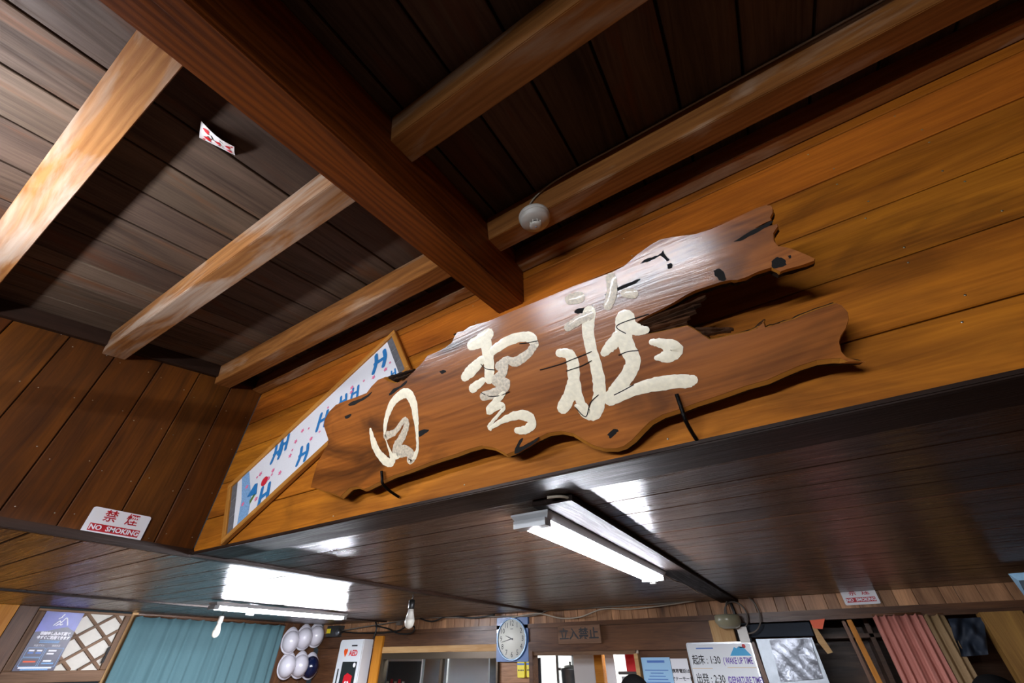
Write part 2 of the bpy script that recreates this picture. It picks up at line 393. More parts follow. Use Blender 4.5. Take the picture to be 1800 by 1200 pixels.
FW = Fr((0, YW, 0), (1, 0, 0), (0, 0, 1))                    # sign wall
FF = Fr((0, YF, 0), (1, 0, 0), (0, 0, 1))                    # far wall
FL = Fr((XF, 0, 0), (0, 1, 0), (0, 0, 1))                    # far left wall
FV = Fr((XL, 0, 0), (0, 1, 0), (0, 0, 1))                    # left wall of the well
FC = Fr(roof(0, 0, WC), (1, 0, 0), -EV)                      # roof boards, seen from below: b = -v
FLOW = Fr((0, 0, ZL), (1, 0, 0), (0, -1, 0))                 # low ceiling from below: b = -y
TILT = math.radians(28)
FS = Fr((0, 2.30*U, EYE.z+1.15*U), (1, 0, 0), (0, -math.sin(TILT), math.cos(TILT)))   # face of the plaque, leaning out at the top
def poly(name, fr, pts, T, mat, parent, n=0.0):
    cx = sum(p[0] for p in pts)/len(pts); cy = sum(p[1] for p in pts)/len(pts)
    return prism(name, fr, [(p[0]-cx, p[1]-cy) for p in pts], T, mat, parent, n, cx, cy)
rnd = random.Random(11)

# ================================================================== the setting
# ---- roof boards of the well
v0, v1 = -3.5*U, 3.35*U
ceil_ = struct(link('ceiling', prism_mesh(rect(WELL_R-XL+0.5, v1-v0), 0.03), 'black_gap', None, FC.mat((WELL_R+XL)/2, -(v0+v1)/2, -0.018)))
seams = [-6.1, -5.53, -5.115, -4.93, -4.68, -4.26, -3.83, -3.40, -2.98, -2.55, -2.12, -1.70, -1.28, -0.86, -0.435, -0.01, 0.405]
while seams[-1] < 7.2: seams.append(seams[-1]+0.43)
for k in range(len(seams)-1):
    board('plank', FC, seams[k]*U+0.0035, -v1, seams[k+1]*U-0.0035, -v0, 0.016, 'roof_wood', ceil_, n=rnd.uniform(-0.0015, 0.0015), ch=0.002, vertical=True)
# ---- sign wall
wf = struct(link('wall_front', prism_mesh(rect(WELL_R-XL, 1.1), 0.03), 'black_gap', None, FW.mat((WELL_R+XL)/2, ZL+0.55, -0.02)))
rows = [1.0, 1.374, 1.804, 2.229, 2.643, 3.04, 3.145]
for k in range(6):
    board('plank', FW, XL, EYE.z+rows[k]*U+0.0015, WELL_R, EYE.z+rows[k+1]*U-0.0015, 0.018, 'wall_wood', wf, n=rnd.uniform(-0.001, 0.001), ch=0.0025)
board('plank', FW, XL, EYE.z+3.148*U, WELL_R, EYE.z+3.7*U, 0.018, 'wall_wood', wf)
def nails(name, fr, pts, parent, r=0.0022):
    vs_, fs = [], []
    for (a, b) in pts:
        c0 = len(vs_); c = fr.at(a, b, 0.003); vs_.append(c)
        for q in range(6): vs_.append(fr.at(a+r*math.cos(q*1.047), b+r*math.sin(q*1.047), 0.0012))
        for q in range(6): fs.append((c0, c0+1+q, c0+1+(q+1) % 6))
    o = link(name, mesh(vs_, fs, True), 'nail', parent); o['kind'] = 'stuff'; return o
nl = []
for k in range(5):
    for x in (-5.2, -3.45, -2.0, -0.35, 1.15, 1.6, 3.0, 4.4):
        for dz in (0.07, rows[k+1]-rows[k]-0.07): nl.append((x*U+rnd.uniform(-.02, .02), EYE.z+(rows[k]+dz)*U+rnd.uniform(-.006, .006)))
nails('nail_heads', FW, nl, wf)
# ---- left wall of the well, upright boards
wl = struct(link('wall_left', prism_mesh(rect(YW-WELL_B, 1.25), 0.03), 'black_gap', None, FV.mat((YW+WELL_B)/2, ZL+0.625, -0.02)))
ys = [-3.836+0.421*k for k in range(16)]
nl = []
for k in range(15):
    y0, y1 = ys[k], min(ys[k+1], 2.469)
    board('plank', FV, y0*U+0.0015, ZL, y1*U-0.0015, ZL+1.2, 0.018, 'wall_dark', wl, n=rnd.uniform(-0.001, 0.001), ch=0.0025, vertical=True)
    for z in (1.12, 1.62, 2.2, 2.75):
        nl += [((y0+.07)*U, EYE.z+z*U+rnd.uniform(-.02, .02)), ((y1-.07)*U, EYE.z+z*U+rnd.uniform(-.02, .02))]
nails('nail_heads', FV, nl, wl)
# ---- back and right walls of the well (behind the photographer)
wb = struct(link('wall_well_back', prism_mesh(rect(WELL_R-XL, 1.2), 0.02), 'dark_trim', None, Fr((0, WELL_B, 0), (-1, 0, 0), (0, 0, 1)).mat(-(WELL_R+XL)/2, ZL+0.6)))
wr = struct(link('wall_well_right', prism_mesh(rect(YW-WELL_B, 1.2), 0.02), 'dark_trim', None, Fr((WELL_R, 0, 0), (0, -1, 0), (0, 0, 1)).mat(-(YW+WELL_B)/2, ZL+0.6)))
# ---- low ceiling round the well
lowb = [(XL, YW, XR, YF), (XF, YB, XL, YF), (XL, YB, XR, WELL_B), (WELL_R, WELL_B, XR, YW)]
bm = bmesh.new()
for (x0, y0, x1, y1) in lowb:
    q = [bm.verts.new((x, y, ZL+0.02)) for x, y in ((x0, y0), (x1, y0), (x1, y1), (x0, y1))]; bm.faces.new(list(reversed(q)))
me = bpy.data.meshes.new('low'); bm.to_mesh(me); bm.free()
cl = struct(link('ceiling', me, 'black_gap'))
edges = [2.469, 2.865]
while edges[-1] < 11.05: edges.append(edges[-1]+0.411)
edges[-1] = 11.1
for k in range(len(edges)-1):
    board('plank', FLOW, XL+0.004, -edges[k+1]*U+0.0018, XR, -edges[k]*U-0.0018, 0.014, 'dark_trim' if k == 0 else 'low_wood', cl, n=rnd.uniform(-0.0008, 0.0008)+(0.004 if k == 0 else 0), ch=0.003, tilt=rnd.uniform(-0.0015, 0.0015)*(k > 4))
edges = [-0.98+0.42*k for k in range(30)]
for k in range(29):
    y1 = min(edges[k+1], 11.1)
    if edges[k] < y1-0.05:
        board('plank', FLOW, XF, -y1*U+0.0018, XL-0.004, -edges[k]*U-0.0018, 0.014, 'low_wood', cl, n=rnd.uniform(-0.0008, 0.0008), ch=0.003, tilt=rnd.uniform(-0.003, 0.003))
board('panel', FLOW, XF, 0.98*U, XL, -YB, 0.014, 'low_wood', cl)
board('panel', FLOW, XL, -WELL_B, XR, -YB, 0.014, 'low_wood', cl)
board('panel', FLOW, WELL_R, -YW, XR, -WELL_B, 0.014, 'low_wood', cl)
# battens across the low ceiling
t = struct(bar('trim_1', (XL-0.006, YW-0.02, ZL-0.003), (XL-0.006, YF, ZL-0.003), (0, 0, 1), 0.045, 0.02, 'dark_trim'))
t = struct(bar('trim_2', (-11.62*U, -1.2, ZL-0.002), (-11.62*U, YF, ZL-0.002), (0, 0, 1), 0.05, 0.016, 'dark_trim'))
t = struct(bar('trim_3', (XL+0.002, WELL_B, ZL-0.002), (XL+0.002, YW, ZL-0.002), (0, 0, 1), 0.022, 0.03, 'dark_trim'))
t = struct(bar('trim_4', (XL, YW-0.002, ZL-0.003), (XR, YW-0.002, ZL-0.003), (0, 0, 1), 0.012, 0.012, 'dark_trim'))
# ---- floor and outer walls
fl = struct(link('floor', prism_mesh(rect(XR-XF+0.4, 7.4+YF-3.6), 0.05), 'floor_wood', None, Matrix.Translation(((XR+XF)/2, (YB+YF)/2+0.0, 0.0))))
struct(link('wall_right', prism_mesh(rect(YF-YB, ZL), 0.03), 'far_beam', None, Fr((XR, 0, 0), (0, -1, 0), (0, 0, 1)).mat(-(YF+YB)/2, ZL/2)))
struct(link('wall_back', prism_mesh(rect(XR-XF, ZL), 0.03), 'far_beam', None, Fr((0, YB, 0), (-1, 0, 0), (0, 0, 1)).mat(-(XR+XF)/2, ZL/2)))

# ================================================================== timbers of the roof
vend = (YW + SL*(3.1*U))/KS + 0.03
def timber(name, x0, x1, va, vb, wa, wb_, mat, label):
    """roof timber running across the well"""
    c0 = roof(x0, (va+vb)/2, (wa+wb_)/2); c1 = roof(x1, (va+vb)/2, (wa+wb_)/2)
    return tag(bar(name, c0, c1, EW, vb-va, wb_-wa, mat, None, 0.002), label, 'beam')
xr0, xr1 = -0.763*WR, -0.626*WR
c0 = roof((xr0+xr1)/2, v0, (WR+WC)/2); c1 = roof((xr0+xr1)/2, vend, (WR+WC)/2)
tag(bar('main_beam', c0, c1, EW, xr1-xr0, WC-WR-0.001, 'rafter_wood', None, 0.006), 'deep reddish-brown main beam slanting across the boarded roof to the plaque', 'beam')
J = [(0.0, 0.21), (1.172, 1.382), (2.355, 2.56)]
timber('joist', XL+0.001, xr0, J[0][0]*U, J[0][1]*U, WJ, WC-0.001, 'joist_pale', 'pale worn joist nearest the top left corner, a dark knot in it')
timber('joist', XL+0.001, xr0, J[1][0]*U, J[1][1]*U, WJ, WC-0.001, 'joist_pale', 'roof joist left of the main beam, middle of three, lit along its edge')
timber('joist', XL+0.001, xr0, J[2][0]*U, J[2][1]*U, WJ, WC-0.001, 'joist_wood', 'roof joist left of the main beam, nearest the sign wall')
timber('joist', xr1, WELL_R, J[1][0]*U, J[1][1]*U, WJ, WC-0.001, 'joist_wood', 'dim roof joist right of the main beam, running off the top of the picture')
timber('joist', xr1, WELL_R, J[2][0]*U, J[2][1]*U, WJ, WC-0.001, 'joist_wood', 'dim roof joist right of the main beam carrying the smoke detector')
# wall plate on top of the sign wall, ledger along the left wall
zp0 = EYE.z+3.137*U
for (xa, xb, lab) in ((XL+0.001, xr0, 'narrow wall plate left of the main beam, above the framed towel'), (xr1, WELL_R, 'narrow dark wall plate right of the main beam, above the plaque')):
    tag(boxw('wall_plate', (xa, 2.321*U, zp0), (xb, YW-0.002, zp0+0.075), 'joist_wood'), lab, 'beam')
lg = tag(empty('ledger', roof(XL+0.012, 0.6*U, 2.69*U)), 'dark ledger strip between the roof boards and the upright wall boards', 'beam')
for (va, vb) in ((-3.2, J[0][0]), (J[0][1], J[1][0]), (J[1][1], J[2][0]), (J[2][1], vend/U-0.15)):
    wm_ = (2.69*U+WC)/2; bar('strip', roof(XL+0.012, va*U+0.001, wm_), roof(XL+0.012, vb*U-0.001, wm_), EW, 0.022, WC-2.69*U-0.002, 'dark_trim', lg, 0.001)

# ================================================================== the plaque
OUT = [(-1.2960, 0.0482), (-1.2778, 0.0786), (-1.2445, 0.1246), (-1.1827, 0.1698), (-1.1765, 0.1854), (-1.1888, 0.2342), (-1.1785, 0.2548), (-1.1511, 0.2748), (-1.1141, 0.2881), (-1.0750, 0.2888), (-1.0214, 0.2871), (-0.9693, 0.2872), (-0.9456, 0.3007), (-0.9125, 0.3130), (-0.8878, 0.3128), (-0.8723, 0.2971), (-0.8473, 0.2824), (-0.8105, 0.2802), (-0.7679, 0.2953), (-0.7279, 0.3123), (-0.7071, 0.3247), (-0.6774, 0.3234), (-0.6432, 0.3256), (-0.6167, 0.3318), (-0.6027, 0.3457), (-0.5901, 0.3548), (-0.5693, 0.3506), (-0.5462, 0.3556), (-0.5161, 0.3528), (-0.4871, 0.3485), (-0.4522, 0.3484), (-0.4094, 0.3480), (-0.3250, 0.3461), (-0.2411, 0.3454), (-0.1707, 0.3422), (-0.1330, 0.3403), (-0.1059, 0.3428), (-0.0734, 0.3556), (-0.0376, 0.3646), (-0.0162, 0.3672), (0.0116, 0.3605), (0.0549, 0.3459), (0.0829, 0.3428), (0.1113, 0.3432), (0.1381, 0.3442), (0.1720, 0.3462), (0.1909, 0.3439), (0.1991, 0.3381), (0.1997, 0.3285), (0.1965, 0.3198), (0.1903, 0.3139), (0.1884, 0.3058), (0.1589, 0.3040), (0.1856, 0.3007), (0.1957, 0.2981), (0.1947, 0.2896), (0.1832, 0.2800), (0.1793, 0.2665), (0.1813, 0.2554), (0.1952, 0.2449), (0.2057, 0.2336), (0.2180, 0.2179), (0.2265, 0.2054), (0.2223, 0.1989), (0.1987, 0.1988), (0.1765, 0.2015), (0.1636, 0.2011), (0.1538, 0.2154), (0.1317, 0.2165), (0.1089, 0.2139), (0.0922, 0.2148), (0.0810, 0.2196), (0.0623, 0.2226), (0.0346, 0.2239), (0.0131, 0.2250), (-0.0090, 0.2222), (-0.0338, 0.2163), (-0.0610, 0.2123), (-0.0857, 0.2097), (-0.1183, 0.2044), (-0.1160, 0.1763), (-0.0873, 0.1712), (-0.0611, 0.1682), (-0.0254, 0.1641), (-0.0127, 0.1503), (-0.0052, 0.1387), (0.0059, 0.1220), (0.0239, 0.1193), (0.0451, 0.1179), (0.0764, 0.1138), (0.0915, 0.1155), (0.1094, 0.1257), (0.1062, 0.1113), (0.1251, 0.1113), (0.1550, 0.1106), (0.1672, 0.1130), (0.1969, 0.1153), (0.2250, 0.1155), (0.2323, 0.1069), (0.2363, 0.0918), (0.2330, 0.0785), (0.2230, 0.0634), (0.2110, 0.0522), (0.2051, 0.0433), (0.2024, 0.0267), (0.2053, 0.0159), (0.2160, 0.0059), (0.2277, -0.0011), (0.2184, -0.0013), (0.2025, 0.0039), (0.1807, 0.0109), (0.1597, 0.0144), (0.1305, 0.0126), (0.1064, 0.0089), (0.0741, 0.0028), (0.0366, 0.0023), (0.0097, -0.0004), (-0.0359, -0.0042), (-0.0620, -0.0055), (-0.0931, -0.0093), (-0.1318, -0.0115), (-0.1612, -0.0189), (-0.1842, -0.0320), (-0.2080, -0.0464), (-0.2319, -0.0561), (-0.2534, -0.0577), (-0.2810, -0.0517), (-0.3071, -0.0382), (-0.3280, -0.0191), (-0.3458, -0.0016), (-0.3706, 0.0097), (-0.4032, 0.0132), (-0.4347, 0.0080), (-0.4677, -0.0000), (-0.4965, -0.0079), (-0.5190, -0.0102), (-0.5315, -0.0119), (-0.5469, 0.0001), (-0.5627, 0.0122), (-0.5983, 0.0259), (-0.6392, 0.0258), (-0.6803, 0.0225), (-0.7323, 0.0209), (-0.7823, 0.0185), (-0.8569, 0.0124), (-0.9207, 0.0099), (-0.9789, 0.0023), (-1.0243, -0.0048), (-1.0496, -0.0072), (-1.0769, 0.0061), (-1.1074, 0.0080), (-1.1362, -0.0028), (-1.1568, -0.0116), (-1.1885, 0.0042), (-1.2351, 0.0211)];
TH = 0.048
BOTTOM0 = 108
def slab_mesh(out, th):
    P = []
    n = len(out)
    for i in range(n):                                    # one extra point per edge keeps the outline soft
        P.append(Vector(out[i])); a, b_ = Vector(out[i]), Vector(out[(i+1) % n])
        P.append((a+b_)/2)
    n = len(P); rr = random.Random(5)
    low = 2*BOTTOM0
    def inset(d):
        res = []; d0 = d
        for i in range(n):
            d = d0 if i > low+2 or abs(d0) < 0.006 else d0*0.3
            a, b_ = P[i-1], P[(i+1) % n]; t_ = (b_-a); t_ = t_.normalized() if t_.length > 1e-9 else Vector((1, 0))
            res.append(P[i] + Vector((-t_.y, t_.x))*d)
        return res
    area = sum(P[i].x*P[(i+1) % n].y - P[(i+1) % n].x*P[i].y for i in range(n))
    s = 1 if area > 0 else -1
    rings = [(inset(s*0.0095), 0.0), (inset(s*0.0085), -0.0008), (P, -0.010), (inset(s*0.001), -0.018), (inset(-s*0.003), -0.028), (inset(s*0.004), -th)]
    vs_, fs, mi = [], [], []
    for k, (ring, z) in enumerate(rings):
        for p in ring:
            j = rr.uniform(-0.0012, 0.0012) if k >= 3 else 0
            vs_.append((p.x+j, p.y+j, z+(rr.uniform(-0.002, 0.002) if 3 <= k < 5 else 0)))
    for k in range(len(rings)-1):
        for i in range(n):
            i2 = (i+1) % n; fs.append((k*n+i, k*n+i2, (k+1)*n+i2, (k+1)*n+i)); mi.append(0 if k == 0 else 1 if k == 1 else (1 if k == 2 else 2))
    fs.append(tuple(range(n))); mi.append(0); fs.append(tuple((len(rings)-1)*n+i for i in range(n-1, -1, -1))); mi.append(2)
    me = mesh(vs_, fs); bm = bmesh.new(); bm.from_mesh(me); bm.faces.ensure_lookup_table()
    for f, m_ in zip(bm.faces, mi): f.material_index = m_
    bmesh.ops.triangulate(bm, faces=[f for f in bm.faces if len(f.verts) > 4]); bmesh.ops.recalc_face_normals(bm, faces=bm.faces)
    bm.to_mesh(me); bm.free()
    return me
plq = empty('carved_plaque', FS.at(-0.45, 0))
tag(plq, 'long live-edge wooden plaque with large brushed white characters, leaning out from the wall', 'plaque')
me = slab_mesh(OUT, TH)
link('slab', me, ['plaque_wood', 'sapwood', 'bark'], plq, FS.mat())
# torn, fibrous heartwood in the split between the two prongs, and loose bark
def fibres(name, rows_, mat, parent, depth0=0.004):
    for i, (a, b_, wdt, z) in enumerate(rows_):
        a, b_ = Vector(a), Vector(b_); d = (b_-a); n_ = Vector((-d.y, d.x)).normalized(); rr = random.Random(i*7+3)
        vs_ = []; fs = []
        K = 9
        for k in range(K+1):
            t_ = k/K; c = a+d*t_; wd = wdt*(1-0.35*t_)*(0.75+0.5*rr.random())
            z_ = -z+rr.uniform(-.003, .003)
            vs_ += [(c.x-n_.x*wd/2, c.y-n_.y*wd/2, z_-0.006), (c.x, c.y, z_+rr.uniform(0, .003)), (c.x+n_.x*wd/2, c.y+n_.y*wd/2, z_-0.006), (c.x, c.y, z_-0.02)]
        for k in range(K):
            q = 4*k
            for s_ in range(4): fs.append((q+s_, q+(s_+1) % 4, q+4+(s_+1) % 4, q+4+s_))
        fs += [(3, 2, 1, 0), (4*K, 4*K+1, 4*K+2, 4*K+3)]
        link(name, fix(mesh(vs_, fs)), mat, parent, FS.mat())
TR = [(-0.1316, 0.2039), (0.0243, 0.2072), (-0.1262, 0.1964), (0.0143, 0.1982), (-0.1283, 0.1903), (-0.0006, 0.1885), (-0.1252, 0.1837), (-0.0157, 0.1787), (-0.1195, 0.1775), (-0.0249, 0.1691), (-0.0840, 0.1996), (0.0279, 0.2110), (-0.0141, 0.1496), (0.0529, 0.1249), (-0.0070, 0.1368), (0.0474, 0.1245), (0.0899, 0.1113), (0.1102, 0.1254), (0.1011, 0.1084), (0.1316, 0.1101)];
fibres('torn_splinter', [(TR[2*i], TR[2*i+1], 0.014 if i < 6 else (0.012 if i < 8 else 0.006), 0.010+0.003*(i % 3) if i < 6 else 0.004) for i in range(10)], 'torn_wood', plq)
BK = [(-0.8796, 0.3066), (-0.7779, 0.3002), (-0.8589, 0.2931), (-0.7897, 0.2898), (-0.6037, 0.3495), (-0.5737, 0.3488)];
fibres('bark_flake', [(BK[0], BK[1], 0.016, 0.012), (BK[2], BK[3], 0.012, 0.008), (BK[4], BK[5], 0.010, 0.004)], 'bark', plq)
# cracks and worm holes: narrow dark slits standing open in the face
CR = [[(-1.0574, 0.2707), (-1.0402, 0.2754), (-1.0087, 0.2742), (-0.9693, 0.2761), (-0.9451, 0.2821), (-0.9630, 0.2706), (-1.0001, 0.2662), (-1.0326, 0.2621), (-1.0531, 0.2658)], [(-0.8778, 0.2555), (-0.8563, 0.2654), (-0.8302, 0.2666), (-0.7982, 0.2747), (-0.8100, 0.2642), (-0.8392, 0.2586), (-0.8645, 0.2517), (-0.8791, 0.2505)]]
CR += [[(-0.2525, 0.2803), (-0.2432, 0.2856), (-0.2208, 0.2812), (-0.2028, 0.2784), (-0.2143, 0.2742), (-0.2329, 0.2712), (-0.2493, 0.2760)], [(-0.1695, 0.2928), (-0.1444, 0.2969), (-0.1166, 0.2981), (-0.0837, 0.2967), (-0.0947, 0.2915), (-0.1195, 0.2892), (-0.1440, 0.2895), (-0.1637, 0.2889)],
       [(0.1135, 0.2963), (0.1481, 0.3029), (0.1753, 0.3061), (0.1889, 0.3042), (0.1780, 0.2994), (0.1505, 0.2951), (0.1228, 0.2918)], [(0.1553, 0.2197), (0.1597, 0.2290), (0.1684, 0.2338), (0.1766, 0.2287), (0.1802, 0.2196), (0.1783, 0.2117), (0.1683, 0.2113), (0.1593, 0.2141)],
       [(0.0584, 0.2531), (0.0697, 0.2533), (0.0750, 0.2431), (0.0741, 0.2278), (0.0667, 0.2258), (0.0606, 0.2337), (0.0580, 0.2454)], [(0.1865, 0.2290), (0.1928, 0.2273), (0.1908, 0.2220), (0.1863, 0.2229)],
       [(-1.0813, 0.2375), (-1.0538, 0.2397), (-1.0529, 0.2320), (-1.0752, 0.2284)], [(-0.8017, 0.1151), (-0.7825, 0.1220), (-0.7564, 0.1157), (-0.7732, 0.1083), (-0.7935, 0.1049)], [(-0.6764, 0.2648), (-0.6602, 0.2631), (-0.6558, 0.2567), (-0.6727, 0.2552)],
       [(-0.0713, 0.3299), (-0.0593, 0.3345), (-0.0368, 0.3325), (-0.0237, 0.3335), (-0.0165, 0.3401), (-0.0176, 0.3292), (-0.0132, 0.3130), (-0.0183, 0.3126), (-0.0280, 0.3284), (-0.0410, 0.3274), (-0.0565, 0.3274)], [(-0.0212, 0.3041), (-0.0114, 0.3038), (-0.0125, 0.2932), (-0.0208, 0.2942)],
       [(-0.5008, 0.0059), (-0.4818, 0.0245), (-0.4717, 0.0250), (-0.4874, 0.0058), (-0.4459, 0.0134), (-0.4285, 0.0178), (-0.4445, 0.0074), (-0.4836, -0.0036), (-0.5059, -0.0059)], [(-0.2626, -0.0159), (-0.2462, -0.0069), (-0.2346, -0.0123), (-0.2443, -0.0177), (-0.2574, -0.0249)],
       [(-0.1877, 0.0622), (-0.1781, 0.0634), (-0.1706, 0.0586), (-0.1801, 0.0575)]]
def rough_outline(c, seed):
    rr = random.Random(seed); P = [Vector((p[0], p[1], 0)) for p in c]; out = []
    q_ = smoothline(P+[P[0]], 3)[:-1]
    for p in q_: out.append((p.x+rr.uniform(-.0013, .0013), p.y+rr.uniform(-.0009, .0009)))
    return out
for k, c in enumerate(CR): poly('crack', FS, rough_outline(c, k), 0.0008, 'void', plq, 0.0006)
# thin check lines across the paint and grain
for ln in [[(-0.3776, 0.1740), (-0.3232, 0.1713), (-0.2955, 0.1724), (-0.2401, 0.1754)], [(-0.3129, 0.1507), (-0.2770, 0.1507), (-0.2466, 0.1550)], [(-0.4127, 0.2555), (-0.3874, 0.2498), (-0.3637, 0.2460)], [(-0.5578, 0.1672), (-0.5382, 0.1523), (-0.5047, 0.1443), (-0.4760, 0.1467)], [(-0.5386, 0.2408), (-0.5267, 0.2242), (-0.5024, 0.2133)], [(-0.1524, 0.1894), (-0.1647, 0.2135), (-0.0920, 0.2136)], [(-0.1822, 0.1476), (-0.1605, 0.1485), (-0.1385, 0.1437)], [(-0.3169, 0.0620), (-0.2992, 0.0355), (-0.2791, 0.0626), (-0.2553, 0.0749)], [(-0.2201, 0.0649), (-0.1973, 0.0690), (-0.1718, 0.0747)]]:
    link('check_line', stroke_mesh([(p[0], p[1], 0.0022) for p in ln], 0.0003, 0.0022), 'void', plq, FS.mat())
# painted characters: one part for each, its brush strokes below it
def character(name, strokes, n0):
    root = None; rr = random.Random(n0)
    for i, (pts, mat) in enumerate(strokes):
        me = stroke_mesh(pts, 0.0012, 0.0006+0.00012*i, 0.0012, rr)
        if root is None:
            root = link(name, me, mat, plq, FS.mat()); root['label'] = LBL[n0]
        else: link('brush_stroke', me, mat, root, FS.mat())
LBL = ['cream painted character at the narrow left end', 'cream painted character in the middle', 'cream painted character beside the split end']
def st(pts, ws): return [(p[0], p[1], w_) for p, w_ in zip(pts, ws)]

character('character', [
 ([(-0.9244, 0.1439, 0.0088), (-0.9090, 0.1816, 0.0164), (-0.8766, 0.2204, 0.0225), (-0.8371, 0.2390, 0.0271), (-0.8054, 0.2349, 0.0303), (-0.7924, 0.2029, 0.0274), (-0.7943, 0.1578, 0.0200), (-0.8008, 0.1171, 0.0117), (-0.8091, 0.0773, 0.0093), (-0.8247, 0.0575, 0.0163), (-0.8450, 0.0488, 0.0246)], 'paint'),
 ([(-0.9783, 0.1708, 0.0091), (-0.9754, 0.1309, 0.0231), (-0.9629, 0.0962, 0.0252), (-0.9429, 0.0692, 0.0273), (-0.9221, 0.0569, 0.0257), (-0.9043, 0.0691, 0.0170)], 'paint'),
 ([(-0.9185, 0.1370, 0.0250), (-0.8804, 0.1405, 0.0184), (-0.8375, 0.1661, 0.0133), (-0.8326, 0.1487, 0.0204), (-0.8566, 0.1197, 0.0241), (-0.8833, 0.1002, 0.0255), (-0.8898, 0.0803, 0.0315), (-0.8598, 0.0791, 0.0346), (-0.8367, 0.0647, 0.0258), (-0.8424, 0.0509, 0.0269)], 'paint_thin'),
 ([(-0.9240, 0.1273, 0.0037), (-0.9160, 0.0930, 0.0074), (-0.9090, 0.0738, 0.0183), (-0.8899, 0.0740, 0.0266)], 'paint')], 0)
character('character', [
 ([(-0.5536, 0.3011, 0.0303), (-0.5180, 0.3033, 0.0403), (-0.4943, 0.3114, 0.0325)], 'paint'),
 ([(-0.5078, 0.3075, 0.0338), (-0.5115, 0.2599, 0.0344), (-0.5180, 0.2215, 0.0310), (-0.5253, 0.1963, 0.0288)], 'paint'),
 ([(-0.4973, 0.2627, 0.0238), (-0.4514, 0.2737, 0.0263), (-0.4079, 0.2717, 0.0256), (-0.3794, 0.2601, 0.0280), (-0.3729, 0.2398, 0.0210)], 'paint'),
 ([(-0.3723, 0.2420, 0.0191), (-0.3953, 0.2248, 0.0221), (-0.4357, 0.2149, 0.0255), (-0.4622, 0.2275, 0.0200), (-0.4871, 0.2192, 0.0253)], 'paint_thin'),
 ([(-0.5328, 0.2516, 0.0231), (-0.5703, 0.2355, 0.0342), (-0.5981, 0.2236, 0.0259)], 'paint'),
 ([(-0.5453, 0.1974, 0.0177), (-0.5812, 0.1865, 0.0265)], 'paint'),
 ([(-0.4723, 0.2218, 0.0282), (-0.4837, 0.1983, 0.0271), (-0.5088, 0.1839, 0.0254), (-0.4791, 0.1701, 0.0258), (-0.5056, 0.1561, 0.0271), (-0.5541, 0.1567, 0.0248)], 'paint_thin'),
 ([(-0.4966, 0.1486, 0.0189), (-0.5238, 0.1321, 0.0211), (-0.5515, 0.1154, 0.0193), (-0.5160, 0.1204, 0.0199), (-0.5058, 0.1114, 0.0128), (-0.5290, 0.0951, 0.0080), (-0.5592, 0.0789, 0.0091), (-0.5575, 0.0690, 0.0090)], 'paint'),
 ([(-0.5603, 0.0711, 0.0081), (-0.5193, 0.0808, 0.0158), (-0.4746, 0.0843, 0.0221), (-0.4437, 0.0731, 0.0263), (-0.4374, 0.0546, 0.0233), (-0.4579, 0.0433, 0.0216), (-0.4829, 0.0476, 0.0162)], 'paint')], 1)
character('character', [
 ([(-0.2167, 0.2675, 0.0314), (-0.2321, 0.2294, 0.0296), (-0.2393, 0.1866, 0.0267), (-0.2408, 0.1425, 0.0280), (-0.2454, 0.1003, 0.0301), (-0.2548, 0.0686, 0.0308), (-0.2754, 0.0402, 0.0325), (-0.2931, 0.0384, 0.0236), (-0.3046, 0.0565, 0.0214), (-0.3147, 0.0657, 0.0086)], 'paint'),
 ([(-0.3170, 0.1984, 0.0209), (-0.2952, 0.1874, 0.0259), (-0.2931, 0.1593, 0.0309), (-0.3017, 0.1215, 0.0289), (-0.3025, 0.0777, 0.0215), (-0.2953, 0.0540, 0.0195)], 'paint'),
 ([(-0.3000, 0.1300, 0.0263), (-0.3202, 0.0958, 0.0316), (-0.3473, 0.0702, 0.0309)], 'paint'),
 ([(-0.1431, 0.2209, 0.0450), (-0.1579, 0.1890, 0.0375), (-0.1593, 0.1590, 0.0371), (-0.1571, 0.1240, 0.0334), (-0.1796, 0.0974, 0.0320), (-0.2133, 0.0758, 0.0292), (-0.2320, 0.0580, 0.0294)], 'paint'),
 ([(-0.1662, 0.1897, 0.0287), (-0.1945, 0.1733, 0.0274), (-0.2127, 0.1632, 0.0176)], 'paint'),
 ([(-0.1377, 0.1991, 0.0323), (-0.1229, 0.1871, 0.0255), (-0.1091, 0.1820, 0.0173)], 'paint'),
 ([(-0.2301, 0.0533, 0.0203), (-0.1893, 0.0618, 0.0238), (-0.1478, 0.0637, 0.0278), (-0.1022, 0.0595, 0.0313), (-0.0640, 0.0508, 0.0282), (-0.0539, 0.0501, 0.0215)], 'paint'),
 ([(-0.1043, 0.1518, 0.0147), (-0.0859, 0.1420, 0.0221), (-0.0675, 0.1225, 0.0373), (-0.0860, 0.1131, 0.0286), (-0.1065, 0.1158, 0.0115)], 'paint'),
 ([(-0.2772, 0.2508, 0.0208), (-0.2504, 0.2571, 0.0231), (-0.2193, 0.2592, 0.0244)], 'paint_thin'),
 ([(-0.2514, 0.3145, 0.0272), (-0.2289, 0.3100, 0.0295)], 'paint_thin'),
 ([(-0.1436, 0.3257, 0.0238), (-0.1508, 0.2940, 0.0245), (-0.1699, 0.2651, 0.0220)], 'paint_thin'),
 ([(-0.1242, 0.2784, 0.0206), (-0.1081, 0.2694, 0.0228)], 'paint_thin')], 2)
